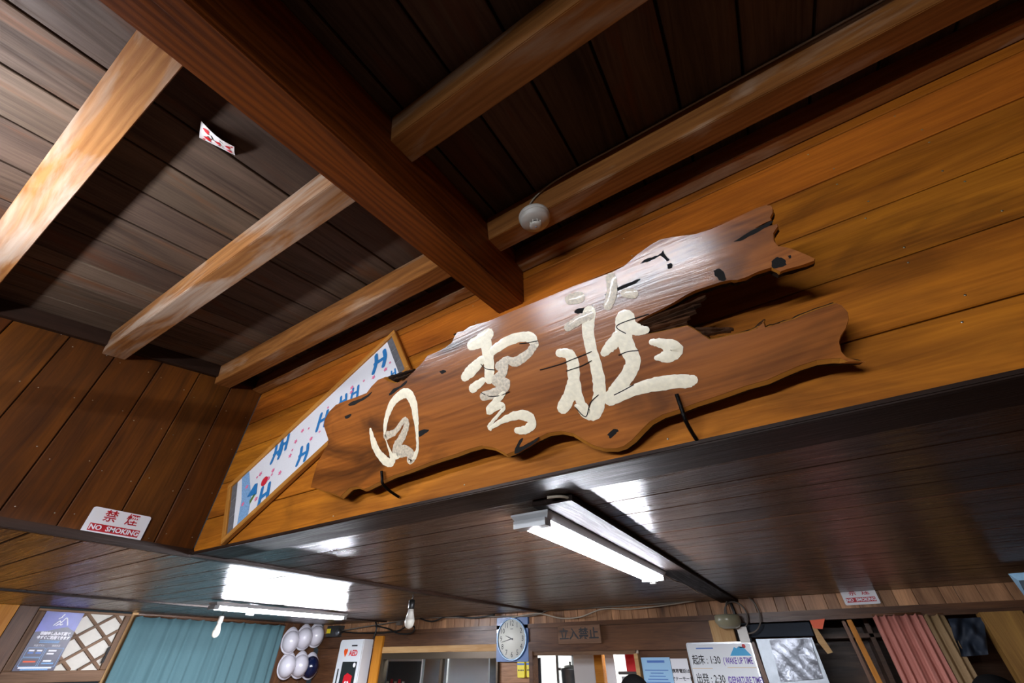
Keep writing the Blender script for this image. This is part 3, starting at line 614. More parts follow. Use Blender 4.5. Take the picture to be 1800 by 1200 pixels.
# iron hooks under the plaque
def hook(p_top, p_bot, label):
    a = FS.at(p_top[0], p_top[1], 0.010); b_ = FS.at(p_bot[0], p_bot[1], 0.012)
    c = Vector((b_.x+0.004, YW-0.006, b_.z-0.022))
    o = link('iron_hook', tube_mesh(smoothline([a, a*0.5+b_*0.5, b_, b_*0.6+c*0.4+Vector((0, 0, -0.004)), c], 4), [0.0042]*17, 8), 'iron')
    tag(o, label, 'hook', 'iron hooks under the plaque'); return o
hk = [(-0.9526, 0.0410), (-0.9546, 0.0046), (-0.0922, 0.0310), (-0.0927, -0.0251)];
hook(hk[0], hk[1], 'black iron hook under the narrow left end of the plaque')
hook(hk[2], hk[3], 'black iron hook under the plaque beside its widest character')

# ================================================================== framed towel behind the plaque
q = [(-2.0305, 2.3082), (-1.1406, 2.8141), (-0.9821, 2.5789), (-1.8602, 2.0586)]
ax = Vector(q[1])-Vector(q[0]); ang = math.atan2(ax.y, ax.x)
LT = (ax.length + (Vector(q[2])-Vector(q[3])).length)/2; HT = ((Vector(q[0])-Vector(q[3])).length + (Vector(q[1])-Vector(q[2])).length)/2
cx = sum(p[0] for p in q)/4; cz = sum(p[1] for p in q)/4
FT = FW.sub(cx, cz, 0.006, ang)
fr = empty('framed_towel', FT.at(0, -HT/2)); tag(fr, 'slanting wood-framed printed towel hung behind the left end of the plaque', 'picture')
rw = 0.022
for (x0, y0, x1, y1, vert) in ((-LT/2, HT/2-rw, LT/2, HT/2, 0), (-LT/2, -HT/2, LT/2, -HT/2+rw, 0), (-LT/2, -HT/2+rw, -LT/2+rw, HT/2-rw, 1), (LT/2-rw, -HT/2+rw, LT/2, HT/2-rw, 1)):
    board('frame_rail', FT, x0, y0, x1, y1, 0.018, 'frame_wood', fr, n=0.018, ch=0.003, vertical=bool(vert))
iw, ih = LT-2*rw, HT-2*rw
tw = flat('towel', FT, rect(iw, ih), 'cloth_white', fr, 0.008, T=0.004)
for sx in (-1, 1):
    for k in range(3): flat('mat_strip', FT, rect(0.032, ih/3-0.002), 'grey_silk', fr, 0.009, sx*(iw/2-0.016), (k-1)*ih/3)
def wave(x0, x1, n_=8):
    top = [(x0+0.006*math.sin(i*2.1), -ih/2+ih*i/n_) for i in range(n_+1)]; bot = [(x1+0.012*math.sin(i*1.3), ih/2-ih*i/n_) for i in range(n_+1)]
    return bot+top
flat('wave_print', FT, [(-iw/2+0.055, -ih/2), (-iw/2+0.115, -ih/2), (-iw/2+0.13, -ih*0.15), (-iw/2+0.115, ih*0.2), (-iw/2+0.105, ih/2), (-iw/2+0.06, ih/2), (-iw/2+0.07, 0)], 'print_pale', tw, 0.0092)
def letter(cx_, cy_, s, rot, kind=0):
    def seg(x0, y0, x1, y1, wd): return stroke_mesh([(x0*s, y0*s, wd*s), ((x0+x1)/2*s+0.1*s*(kind % 2), (y0+y1)/2*s, wd*s), (x1*s, y1*s, wd*s)], 0.0004, 0)
    root = link('letter_print', seg(-0.35, -0.6, -0.3, 0.6, 0.26), 'print_blue', tw, FT.mat(cx_, cy_, 0.0092, rot))
    link('letter_stroke', seg(0.35, -0.5, 0.3, 0.6, 0.26), 'print_blue', root, FT.mat(cx_, cy_, 0.0094, rot))
    link('letter_stroke', seg(-0.3, 0.0, 0.3, 0.05, 0.24), 'print_blue', root, FT.mat(cx_, cy_, 0.0096, rot))
lp = [(-1.7029, 2.2202), (-1.7248, 2.4027), (-1.6952, 2.4343), (-1.5261, 2.3504), (-1.4633, 2.4835), (-1.3634, 2.5413), (-1.2950, 2.5600), (-1.1885, 2.6789), (-1.0835, 2.5816)];
def tl(p): d = Vector(p)-Vector((cx, cz)); c, s_ = math.cos(-ang), math.sin(-ang); return (d.x*c-d.y*s_, d.x*s_+d.y*c)
for i, (p, s_, r_) in enumerate(zip(lp, (0.070, 0.064, 0.062, 0.062, 0.064, 0.05, 0.05, 0.078, 0.03), (0.15, -0.25, -0.2, -0.3, -0.35, -0.3, -0.2, -0.2, 0.2))):
    a_, b_ = tl(p); letter(a_, b_, s_, -ang*0.55+r_*0.4, i)
a_, b_ = tl([(-1.7393, 2.2837)][0]); flat('sun_print', FT, disc(0.02, 20), 'print_red', tw, 0.0099, a_, b_)
a_, b_ = tl([(-1.8000, 2.2552)][0]); flat('mountain_print', FT, [(-0.03, -0.02), (0.035, -0.02), (0.012, 0.03), (-0.006, 0.03)], 'print_blue', tw, 0.0099, a_, b_, rot=-0.5)
a_, b_ = tl([(-1.7846, 2.2206)][0]); flat('leaf_print', FT, [(-0.02, -0.006), (0.02, -0.004), (0.018, 0.006), (-0.01, 0.008)], 'print_green', tw, 0.0099, a_, b_, rot=0.6)
fl5 = [(0.011*(1.0 if k % 2 == 0 else 0.55)*math.cos(math.radians(36*k)), 0.011*(1.0 if k % 2 == 0 else 0.55)*math.sin(math.radians(36*k))) for k in range(10)]
for k, p in enumerate([(-1.8110, 2.3140), (-1.7938, 2.3252), (-1.7166, 2.2910), (-1.7016, 2.3046), (-1.7042, 2.3218), (-1.6459, 2.3006), (-1.6125, 2.3895), (-1.6146, 2.3654), (-1.5859, 2.4695), (-1.5443, 2.4690), (-1.6093, 2.4264), (-1.5027, 2.4127), (-1.4578, 2.4311), (-1.8642, 2.2831), (-1.8410, 2.2095), (-1.4521, 2.5412), (-1.3251, 2.5971), (-1.3201, 2.5735), (-1.2570, 2.6073), (-1.1997, 2.6040), (-1.1367, 2.6199), (-1.1183, 2.6464), (-1.7536, 2.2154), (-1.4085, 2.6596)]):
    a_, b_ = tl(p); sc = 1.0 if k % 3 else 0.6
    flat('blossom_print', FT, [(x*sc, y*sc) for x, y in fl5], 'print_pink', tw, 0.0098, a_, b_, rot=k*0.7)

# ================================================================== small things up in the well
# playing card, one long edge caught in a joint of the roof boards, the rest hanging and curling
def card():
    # corners (x, v, drop below the boards) in metres: caught edge first, free edge second
    A0, B0 = Vector((-2.575*U, 0.513*U, 0.001)), Vector((-2.52*U, 0.725*U, 0.001))
    A1, B1 = Vector((-2.418*U, 0.456*U, 0.010)), Vector((-2.378*U, 0.663*U, 0.034))
    K, H = 10, 6; root = empty('playing_card', FC.at(A0.x, -A0.y)); tag(root, 'curling white playing card with red hearts stuck to the roof boards', 'card')
    def pt(s_, t_, lift=0.0):                       # s along the long side, t from the free edge to the caught edge
        p = A1.lerp(B1, s_).lerp(A0.lerp(B0, s_), t_)
        d = p.z + 0.010*math.sin(math.pi*s_)*(1-t_) + 0.004*math.sin(math.pi*t_)
        return FC.at(p.x, -p.y, d+lift)
    vs_, fs = [], []
    for side in (0, 1):
        for i in range(K+1):
            for j in range(H+1): vs_.append(pt(i/K, j/H, -0.0005*side))
    n_ = (K+1)*(H+1)
    for i in range(K):
        for j in range(H):
            a = i*(H+1)+j; fs.append((a, a+1, a+H+2, a+H+1)); fs.append((n_+a, n_+a+H+1, n_+a+H+2, n_+a+1))
    link('card_face', mesh(vs_, fs, True), 'card_white', root)
    def mark(name, s_, t_, pts, mat):
        vs2 = [pt(min(max(s_+x, 0), 1), min(max(t_+y, 0), 1), 0.0012) for (x, y) in pts]
        link(name, mesh(vs2, [tuple(range(len(vs2)))]), mat, root)
    heart = [(0.0, -0.09), (0.05, -0.02), (0.07, 0.06), (0.04, 0.1), (0.0, 0.07), (-0.04, 0.1), (-0.07, 0.06), (-0.05, -0.02)]
    for (s_, t_, k) in ((0.17, 0.22, 1.1), (0.22, 0.66, 1.2), (0.52, 0.45, 1.0), (0.80, 0.30, 0.9), (0.84, 0.66, 1.0), (0.12, 0.9, 0.5), (0.92, 0.12, 0.4)):
        mark('heart', s_, t_, [(y*k, x*1.7*k) for x, y in heart], 'ink_red')
    for (s_, t_, l, a) in ((0.36, 0.34, 0.2, 1.2), (0.40, 0.46, 0.16, -0.3), (0.27, 0.50, 0.14, 0.8), (0.3, 0.80, 0.14, 0.3), (0.58, 0.62, 0.14, -0.9), (0.64, 0.45, 0.14, 0.5), (0.68, 0.64, 0.12, 1.1), (0.62, 0.18, 0.12, 0.4), (0.88, 0.48, 0.1, 0.9)):
        d = Vector((math.cos(a), math.sin(a)))*l/2; e = Vector((-math.sin(a), math.cos(a)))*0.016
        mark('pen_stroke', s_, t_, [-d-e, d-e, d+e, -d+e], 'ink_black')
card()
# smoke detector on the joist
vd = 2.30*U; pd = roof(-0.905*U, vd+0.018, WJ)
FD = Fr(pd, (1, 0, 0), -EV)
det = empty('smoke_detector', pd); tag(det, 'round off-white smoke detector screwed under a roof joist', 'smoke detector')
link('base', lathe_mesh([(0.046, 0.0), (0.048, 0.004), (0.048, 0.014), (0.046, 0.016)], 40), 'white_plastic', det, FD.mat())
link('housing', lathe_mesh([(0.046, 0.016), (0.0445, 0.017), (0.0445, 0.026), (0.041, 0.031), (0.020, 0.033)], 40), 'white_plastic', det, FD.mat())
for k in range(8):
    q_ = k*math.pi/4; link('fin', board_mesh(0.004, 0.0025, 0.013), 'white_plastic', det, FD.mat(0.016*math.cos(q_), 0.016*math.sin(q_), 0.046, q_))
link('core', lathe_mesh([(0.012, 0.033), (0.012, 0.043)], 20), 'device_dark', det, FD.mat())
link('sensor_cap', lathe_mesh([(0.019, 0.043), (0.019, 0.047), (0.012, 0.050), (0.006, 0.050)], 28), 'white_plastic', det, FD.mat())
link('test_light', lathe_mesh([(0.003, 0.050), (0.002, 0.0515)], 12), 'clock_rim', det, FD.mat())
pc = [roof(-0.945*U, vd-0.01, WJ-0.012), roof(-0.96*U, J[2][0]*U-0.008, WJ+0.02), roof(-0.86*U, J[2][0]*U-0.006, WC-0.03)]
for x in (-0.6, 0.0, 0.6, 1.2, 2.0, 3.0, 4.5, 6.5): pc.append(roof(x*U, J[2][0]*U-0.006, WC-0.008+rnd.uniform(-0.002, 0.002)))
tag(cable('detector_cable', pc, 0.0028, 'cable_white'), 'thin pale cable running from the smoke detector along a roof joist', 'cable')
# no smoking signs
def no_smoking(fr_, pts, label, n_=0.002):
    P = [Vector(p) for p in pts]; c = sum(P, Vector((0, 0)))/4; wv = ((P[1]-P[0])+(P[2]-P[3]))/2; W_ = wv.length; H_ = ((P[0]-P[3]).length+(P[1]-P[2]).length)/2
    F_ = fr_.sub(c.x, c.y, n_, math.atan2(wv.y, wv.x)); root = empty('no_smoking_sign', F_.at(0, -H_/2)); tag(root, label, 'sign', 'no smoking signs')
    flat('plate', F_, rrect(W_, H_, 0.008), 'white_paper', root, 0.003, T=0.003)
    flat('red_bar', F_, rect(W_*0.84, H_*0.27), 'sign_red', root, 0.0037, 0, -H_*0.22)
    s_ = H_*0.46
    text('lettering', '禁', s_, F_, 'sign_red', root, -W_*0.17, H_*0.22, 0.0038, bold=0.0004); text('lettering', '煙', s_, F_, 'sign_red', root, W_*0.20, H_*0.22, 0.0038, bold=0.0004)
    text('lettering', 'NO  SMOKING', H_*0.25, F_, 'ink_white', root, 0, -H_*0.225, 0.0044, sx=W_*0.76/(H_*0.25*6.1), bold=0.0006)
no_smoking(FV, [(0.5009, 2.1567), (0.6857, 2.1577), (0.6945, 2.0674), (0.5046, 2.0636)], 'no smoking sign in red on the upright boards at the left')

# ================================================================== lamps
def batten(name, p0, p1, wid, hgt, glowmat, label, parent_up=(0, 0, 1), group='LED batten lamps'):
    """slim LED batten: tapered white body, glowing diffuser below, from p0 to p1 along its top"""
    p0, p1 = Vector(p0), Vector(p1); L = (p1-p0).length; x = (p1-p0).normalized(); z = Vector(parent_up).normalized(); y = z.cross(x)
    c = (p0+p1)/2; M_ = Matrix(((x.x, y.x, z.x, c.x), (x.y, y.y, z.y, c.y), (x.z, y.z, z.z, c.z), (0, 0, 0, 1)))
    root = empty(name, c); tag(root, label, 'lamp', group)
    h1 = hgt*0.5
    vs_ = []
    for (l, w_, z_) in ((L, wid, 0), (L, wid, -hgt*0.12), (L*0.975, wid*0.82, -h1)):
        vs_ += [(-l/2, -w_/2, z_), (l/2, -w_/2, z_), (l/2, w_/2, z_), (-l/2, w_/2, z_)]
    fs = [(0, 1, 2, 3), (11, 10, 9, 8)]
    for k in (0, 4):
        for i in range(4): fs.append((k+i, k+4+i, k+4+(i+1) % 4, k+(i+1) % 4))
    link('lamp_body', fix(mesh(vs_, fs)), 'lamp_body', root, M_)
    n_ = 10; vs_, fs = [], []
    for sx in (-1, 1):
        for i in range(n_+1):
            q_ = math.pi*i/n_; vs_.append((sx*L*0.472, -math.cos(q_)*wid*0.40, -h1-math.sin(q_)*hgt*0.5))
    for i in range(n_): fs.append((i, i+1, n_+2+i, n_+1+i))
    fs.append(tuple(range(n_+1))); fs.append(tuple(range(2*n_+1, n_, -1)))
    link('diffuser', fix(mesh(vs_, fs)), glowmat, root, M_)
    for sx in (-1, 1): link('end_cap', prism_mesh(rect(L*0.03, wid*0.84), hgt*0.5), 'lamp_body', root, M_ @ Matrix.Translation((sx*L*0.486, 0, -h1+0.002)))
    return root
zb = ZL-0.02
bp_ = bar('lamp_base_board', (-1.44*U, 2.90*U, ZL-0.009), (-1.44*U, YF-0.01, ZL-0.009), (0, 0, 1), 0.125, 0.018, 'lamp_board'); tag(bp_, 'dark varnished board on the low ceiling carrying the nearer lamp', 'board')
batten('led_batten', (-1.70*U, 3.00*U, ZL-0.019), (-1.70*U, 6.45*U, ZL-0.019), 0.125, 0.042, 'led_room', 'lit LED batten lamp on the low ceiling under the plaque')
batten('led_batten', (-10.28*U, 5.05*U, ZL-0.014), (-10.28*U, 8.35*U, ZL-0.014), 0.11, 0.046, 'led_room', 'lit LED batten lamp on the low ceiling in front of the blue curtain')
# lamps behind the photographer that light the well and the plaque: bare tubes in slim holders
def tube_lamp(p0, p1, glowmat, label, hang, off=(0, 0, 0.045)):
    off = Vector(off)
    p0, p1 = Vector(p0), Vector(p1); root = empty('tube_lamp', (p0+p1)/2); tag(root, label, 'lamp', 'bare tube lamps')
    x = (p1-p0).normalized()
    link('tube', tube_mesh([p0+x*0.02, (p0+p1)/2, p1-x*0.02], 0.016, 14), glowmat, root)
    bar('holder', p0+off, p1+off, (0, 0, 1), 0.03, 0.04, 'lamp_body', root)
    for p, d in ((p0, 1), (p1, -1)): bar('tube_socket', p-off*0.45, p+off*0.9, x, 0.03, 0.02, 'white_plastic', root)
    for t_ in (0.15, 0.85):
        p = p0.lerp(p1, t_)+off+Vector((0, 0, 0.015)); link('suspension', tube_mesh([p, p+Vector((0, 0, hang))], 0.002, 6), 'cable_white', root)
zt_ = lambda y: EYE.z + KS*WC + SL*y
yl = -1.02*U; zl_ = EYE.z+1.66*U
tube_lamp((-4.5*U, yl, zl_), (-2.7*U, yl, zl_), 'led_well', 'lit short tube lamp hung inside the roof well above the viewer', zt_(yl)-zl_-0.04, (0, -0.045, 0))
tube_lamp((-3.1*U, -4.2*U, ZL-0.086), (0.6*U, -4.2*U, ZL-0.086), 'led_back', 'lit tube lamp under the low ceiling behind the viewer', 0.024)
# ================================================================== far wall
def span(pts): return min(p[0] for p in pts), min(p[1] for p in pts), max(p[0] for p in pts), max(p[1] for p in pts)
wfar = struct(empty('wall_far', (0, YF, 0)))
# header of short upright boards under the ceiling
Z_RAIL1, Z_RAIL0 = [(-3.3196, 1.9673), (-3.3153, 1.9336)][0][1], [(-3.3196, 1.9673), (-3.3153, 1.9336)][1][1]
x_ = XF
k = 0
while x_ < XR:
    wd = 0.075+0.03*((k*7) % 3); board('plank', FF, x_+0.001, Z_RAIL1-0.005, min(x_+wd, XR)-0.001, ZL, 0.012, 'far_wood', wfar, n=0.001*((k*5) % 3), ch=0.002, vertical=True); x_ += wd; k += 1
boxw('backing', (XF, YF+0.014, Z_RAIL1-0.02), (XR, YF+0.022, ZL+0.03), 'black_gap', wfar, 0)
Z_D0 = [(-3.3013, 1.8251)][0][1]; Z_B0 = [(-3.2943, 1.7700)][0][1]
bar('rail', (XF, YF-0.012, (Z_RAIL1+Z_RAIL0)/2), (XR, YF-0.012, (Z_RAIL1+Z_RAIL0)/2), (0, 0, 1), 0.05, Z_RAIL1-Z_RAIL0, 'far_beam', wfar)
xs = [p[0] for p in [(-4.2569, 1.8104), (-4.1333, 1.8088), (-2.2543, 1.7833), (-1.3087, 1.7705), (-0.6981, 1.8651), (-0.5395, 1.8606), (0.8179, 1.8786), (1.0029, 1.8715), (-4.8408, 1.8184)]]
XP0, XP1, XD0, XD1, XQ0, XQ1, XT0, XT1, XA = xs
bar('lintel', (XF, YF+0.005, (Z_RAIL0+Z_D0)/2), (XQ0, YF+0.005, (Z_RAIL0+Z_D0)/2), (0, 0, 1), 0.05, Z_RAIL0-Z_D0+0.002, 'far_beam', wfar)
bar('lintel', (XP1, YF-0.004, (Z_D0+Z_B0)/2), (XD0, YF-0.004, (Z_D0+Z_B0)/2), (0, 0, 1), 0.06, Z_D0-Z_B0-0.002, 'pale_wood', wfar)
bar('lintel', (XD0-0.03, YF-0.006, (Z_D0+Z_B0)/2-0.002), (XQ0, YF-0.006, (Z_D0+Z_B0)/2-0.002), (0, 0, 1), 0.07, Z_D0-Z_B0+0.014, 'far_beam', wfar)
board('panel', FF, XF, 0.0, XP0, Z_D0, 0.02, 'far_beam', wfar, n=0.0)
# golden post left of the serving window
tag(bar('post', ((XP0+XP1)/2, YF-0.02, 0), ((XP0+XP1)/2, YF-0.02, Z_RAIL0-0.01), (0, -1, 0), XP1-XP0, 0.06, 'gold_post'), 'bright yellow wooden post beside the white first-aid cabinet', 'post')
# serving window with two sliding panes
XW1 = [(-2.6209, 1.6629)][0][0]
win = struct(empty('window_1', ((XP1+XW1)/2, YF, 1.0)))
zt = Z_B0; zh = [(-3.7454, 1.7183)][0][1]
boxw('window_frame', (XP1, YF-0.03, zh), (XW1, YF+0.05, zt), 'sash_metal', win)
boxw('window_frame', (XP1, YF-0.03, 0.95), (XP1+0.035, YF+0.05, zh), 'sash_metal', win); boxw('window_frame', (XW1-0.02, YF-0.03, 0.95), (XW1, YF+0.05, zh), 'sash_metal', win)
XM = [(-3.3094, 1.6627)][0][0]
boxw('mullion', (XM-0.018, YF-0.01, 0.95), (XM+0.018, YF+0.03, zh), 'sash_metal', win)
boxw('window_sill', (XP1, YF-0.05, 0.91), (XW1, YF+0.06, 0.95), 'far_beam', win)
boxw('pane', (XP1+0.03, YF+0.004, 0.95), (XM, YF+0.008, zh), 'pane', win, 0); boxw('pane', (XM, YF+0.02, 0.95), (XW1-0.02, YF+0.024, zh), 'pane', win, 0)
board('panel', FF, XP1, 0.0, XW1, 0.91, 0.02, 'far_beam', wfar); board('panel', FF, XW1, 0.0, XD0-0.02, Z_B0, 0.02, 'far_wood', wfar)
# doorway to the kitchen
door = struct(empty('door_1', ((XD0+XD1)/2, YF, 0)))
boxw('jamb', (XD0-0.028, YF-0.045, 0), (XD0+0.012, YF+0.05, Z_B0), 'far_beam', door); boxw('jamb', (XD1-0.012, YF-0.045, 0), (XD1+0.02, YF+0.05, Z_B0-0.03), 'pale_wood', door)
boxw('head_jamb', (XD0, YF-0.03, Z_B0-0.034), (XD1, YF+0.05, Z_B0-0.004), 'sash_wood', door)
# the stretch right of the doorway behind the notices
board('panel', FF, XD1+0.02, 0, XQ0-0.01, Z_B0+0.01, 0.02, 'far_beam', wfar, n=-0.002)
tag(bar('post', ((XQ0+XQ1)/2, YF-0.01, 0), ((XQ0+XQ1)/2, YF-0.01, Z_RAIL0), (0, -1, 0), XQ1-XQ0, 0.07, 'pale_wood'), 'pale wooden post behind the whiteboard, under the round lamp shade', 'post')
bar('lintel', (XQ1, YF-0.005, Z_RAIL0-0.012), (XR, YF-0.005, Z_RAIL0-0.012), (0, 0, 1), 0.06, 0.024, 'far_beam', wfar)
tag(bar('post', ((XT0+XT1)/2+0.02, YF-0.03, 0), ((XT0+XT1)/2+0.02, YF-0.03, Z_RAIL0-0.02), (0, -1, 0), XT1-XT0, 0.11, 'right_post'), 'broad brown wooden post at the lower right corner', 'post')
# ---- kitchen behind the doorway and the serving window
kit = struct(empty('wall_kitchen', (-1.5, YF+1.8, 0)))
boxw('panel', (XF, YF+1.9, 0), (XQ0, YF+1.95, ZL+0.1), 'kitchen_wall', kit); boxw('panel', (XF, YF+0.06, ZL+0.06), (XQ1, YF+1.95, ZL+0.1), 'kitchen_wall', kit)
boxw('panel', (XQ0+0.03, YF+0.06, 0), (XQ0+0.08, YF+1.95, ZL+0.1), 'kitchen_wall', kit); boxw('panel', (XF, YF+0.06, -0.05), (XQ0, YF+1.95, 0), 'kitchen_dark', kit)
batten('led_batten', (-1.9, YF+0.9, ZL+0.05), (-0.7, YF+0.9, ZL+0.05), 0.12, 0.05, 'led_kitchen', 'lit LED batten lamp inside the kitchen doorway')
batten('led_batten', (-3.6, YF+0.9, ZL+0.05), (-2.6, YF+0.9, ZL+0.05), 0.12, 0.05, 'led_kitchen', 'lit LED batten lamp behind the serving window')
# ---- things seen in the doorway
FK = Fr((0, YF+0.45, 0), (1, 0, 0), (0, 0, 1))
kx = [p[0] for p in [(-2.4385, 1.6373), (-2.3448, 1.6375), (-2.3092, 1.7020), (-2.1087, 1.7012), (-1.8938, 1.7002), (-1.8599, 1.7001), (-1.7818, 1.6998), (-1.7597, 1.6997), (-1.6725, 1.6993), (-1.5800, 1.6790), (-1.4657, 1.6787), (-2.2667, 1.6166), (-2.1351, 1.6173)]]
def cab(name, x0, x1, z0, z1, mat, label, cat, d=0.3):
    return tag(boxw(name, (x0, YF+0.45, z0), (x1, YF+0.45+d, z1), mat, None, 0.004), label, cat)
r0 = tag(empty('shelf_rack', (kx[2], YF+0.9, 0)), 'steel kitchen rack inside the doorway', 'rack')
for z in (0.9, 1.45, 1.62, 1.74, 1.86): boxw('shelf', (kx[1]-0.1, YF+0.8, z), (kx[3]-0.01, YF+1.2, z+0.02), 'steel', r0)
for x in (kx[1]-0.09, kx[3]-0.02):
    for y in (YF+0.81, YF+1.19): boxw('upright', (x-0.01, y-0.01, 0), (x+0.01, y+0.01, 1.95), 'steel', r0)
pot = tag(empty('cooking_pot', ((kx[11]+kx[12])/2, YF+0.62, 1.50)), 'steel cooking pot hanging inside the kitchen doorway', 'pot')
link('pot_body', lathe_mesh([(0.07, 0.0), (0.085, 0.02), (0.09, 0.13), (0.095, 0.135)], 28), 'steel', pot, Matrix.Translation(pot.location))
link('pot_lid', lathe_mesh([(0.096, 0.136), (0.09, 0.145), (0.05, 0.16), (0.01, 0.165), (0.014, 0.19)], 28), 'device_dark', pot, Matrix.Translation(pot.location))
tag(boxw('apron', (kx[0]-0.03, YF+0.30, 1.0), (kx[1]-0.02, YF+0.33, 1.72), 'cloth_navy'), 'dark apron hanging at the left jamb of the kitchen doorway', 'apron')
fg = tag(boxw('fridge', (kx[3], YF+0.50, 0), (kx[4]+0.01, YF+1.1, 1.98), 'white_enamel', None, 0.01), 'tall white refrigerator in the kitchen doorway', 'fridge')
tag(boxw('post', (kx[5], YF+0.42, 0), (kx[6], YF+0.5, 2.0), 'gold_post'), 'orange wooden pillar inside the kitchen doorway', 'post')
tag(boxw('menu_strip', (kx[7], YF+0.44, 1.2), (kx[8], YF+0.45, 1.80), 'white_paper'), 'long white paper strip hanging inside the kitchen doorway', 'paper')
sh = tag(empty('cupboard', ((kx[9]+kx[10])/2, YF+0.6, 0)), 'dark open cupboard at the right of the kitchen doorway', 'cupboard')
boxw('back', (kx[8]+0.02, YF+0.70, 0), (kx[10]+0.12, YF+0.72, 2.0), 'kitchen_dark', sh); boxw('shelf', (kx[8]+0.02, YF+0.45, 1.60), (kx[10]+0.12, YF+0.72, 1.62), 'kitchen_dark', sh)
tag(boxw('red_carton', (kx[9], YF+0.48, 1.62), (kx[10], YF+0.62, 1.74), 'ink_red'), 'red carton on the cupboard shelf in the kitchen', 'box')
tag(boxw('grey_appliance', (kx[9]-0.05, YF+0.46, 1.40), (kx[10], YF+0.66, 1.585), 'aluminium'), 'grey appliance under the red carton in the kitchen', 'appliance')
# ---- things seen through the serving window
xw = [p[0] for p in [(-4.4739, 1.6321), (-3.9597, 1.6334), (-3.9091, 1.6335), (-3.6869, 1.6341), (-3.6069, 1.6343), (-3.0424, 1.6358), (-2.9505, 1.6360)]]
p_ = tag(empty('picture_sheet', ((xw[0]+xw[1])/2, YF+0.45, 1.2)), 'printed sheet with red and cream figures behind the left window pane', 'poster')
boxw('sheet', (xw[0]-0.02, YF+0.445, 1.2), (xw[1], YF+0.45, 1.72), 'white_paper', p_); boxw('print', (xw[0]-0.01, YF+0.442, 1.25), (xw[1]-0.012, YF+0.4448, 1.70), 'kitchen_dark', p_)
for k_ in range(5): boxw('figure', (xw[0]+0.06*k_, YF+0.439, 1.40), (xw[0]+0.06*k_+0.04, YF+0.4418, 1.52+0.02*(k_ % 2)), 'ink_red' if k_ % 2 else 'dial', p_)
tag(boxw('shutter', (xw[2], YF+0.43, 0.95), (xw[3]+0.1, YF+0.46, 1.80), 'aluminium'), 'narrow grey panel between the serving window panes', 'panel')
tag(boxw('shutter', (xw[4]+0.06, YF+0.43, 0.95), (xw[5], YF+0.46, 1.80), 'kitchen_wall'), 'wide pale grey panel behind the right window pane', 'panel')
tag(boxw('steel_locker', (xw[5]+0.02, YF+0.43, 0.95), (xw[6]+0.1, YF+0.6, 1.80), 'steel'), 'shiny steel locker at the right edge of the serving window', 'locker')

# ================================================================== things on the far wall
# clock
cq = [(-2.6472, 2.0177), (-2.3257, 2.0140), (-2.2812, 1.7107), (-2.5892, 1.6958)]; cc = (sum(p[0] for p in cq)/4, sum(p[1] for p in cq)/4)
FCk = FF.sub(cc[0], cc[1], 0.012, 0.0); CW, CH = 0.345, 0.335
ck = empty('wall_clock', FCk.at(0, -CH/2)); tag(ck, 'square blue wall clock with a round white dial reading about a quarter to ten', 'clock')
prism('clock_body', FCk, rrect(CW, CH, 0.012), 0.03, 'clock_blue', ck, 0.025)
rim = link('rim', lathe_mesh([(0.163, 0.0), (0.163, 0.012), (0.157, 0.016), (0.150, 0.012), (0.150, 0.0)], 48), 'clock_rim', ck, FCk.mat(0, 0, 0.024))
dl = link('dial', lathe_mesh([(0.151, 0.0), (0.151, 0.004)], 48), 'dial', ck, FCk.mat(0, 0, 0.026))
for h in range(1, 13):
    q_ = math.radians(90-30*h); text('numeral', str(h), 0.058, FCk, 'ink_black', dl, 0.118*math.cos(q_), 0.118*math.sin(q_), 0.0305, sx=0.85)
for l, wd, hr in ((0.07, 0.009, 9.71*30), (0.115, 0.006, 43*6)):
    q_ = math.radians(90-hr); prism('hand', FCk, [(-0.015, -wd/2), (l, -wd*0.2), (l, wd*0.2), (-0.015, wd/2)], 0.001, 'ink_black', ck, 0.034+wd*0.2, rot=q_)
flat('maker_mark', FCk, rect(0.03, 0.004), 'ink_black', dl, 0.0305, 0, 0.075)
# first-aid (AED) cabinet
aq = [(-4.6767, 1.8915), (-4.3074, 1.8990), (-4.2918, 1.5294), (-4.6791, 1.5148)]
ax0, ax1 = aq[0][0], aq[1][0]; az1 = (aq[0][1]+aq[1][1])/2; AW = ax1-ax0; AH = 0.56
FA = Fr(((ax0+ax1)/2, YF-0.16, az1-AH/2), (1, 0, 0), (0, 0, 1))
ae = empty('aed_cabinet', (FA.o.x, YF-0.08, az1-AH)); tag(ae, 'white wall cabinet marked AED with a red bag behind its window', 'cabinet')
boxw('cabinet_body', (ax0, YF-0.155, az1-AH), (ax1, YF-0.012, az1), 'white_enamel', ae, 0.006)
prism('door', FA, rrect(AW*0.98, AH*0.97, 0.008), 0.006, 'white_enamel', ae, 0.002, 0, -0.006)
prism('door_window', FA, rect(AW*0.62, AH*0.50), 0.002, 'device_dark', ae, 0.0035, AW*0.08, -AH*0.10)
bag = prism('bag', FA, [(-0.07, -0.1), (0.055, -0.1), (0.07, 0.06), (-0.01, 0.085), (-0.055, 0.06)], 0.004, 'red_bag', ae, 0.006, AW*0.10, -AH*0.17)
heart = [(0, -0.05), (0.03, -0.012), (0.04, 0.016), (0.026, 0.034), (0.008, 0.03), (0, 0.018), (-0.008, 0.03), (-0.026, 0.034), (-0.04, 0.016), (-0.03, -0.012)]
flat('heart_mark', FA, [(x*0.9, y*1.05) for x, y in heart], 'ink_white', bag, 0.0072, AW*0.10, -AH*0.2); flat('heart_mark', FA, [(x*0.45, y*0.55) for x, y in heart], 'ink_red', bag, 0.0082, AW*0.10, -AH*0.19)
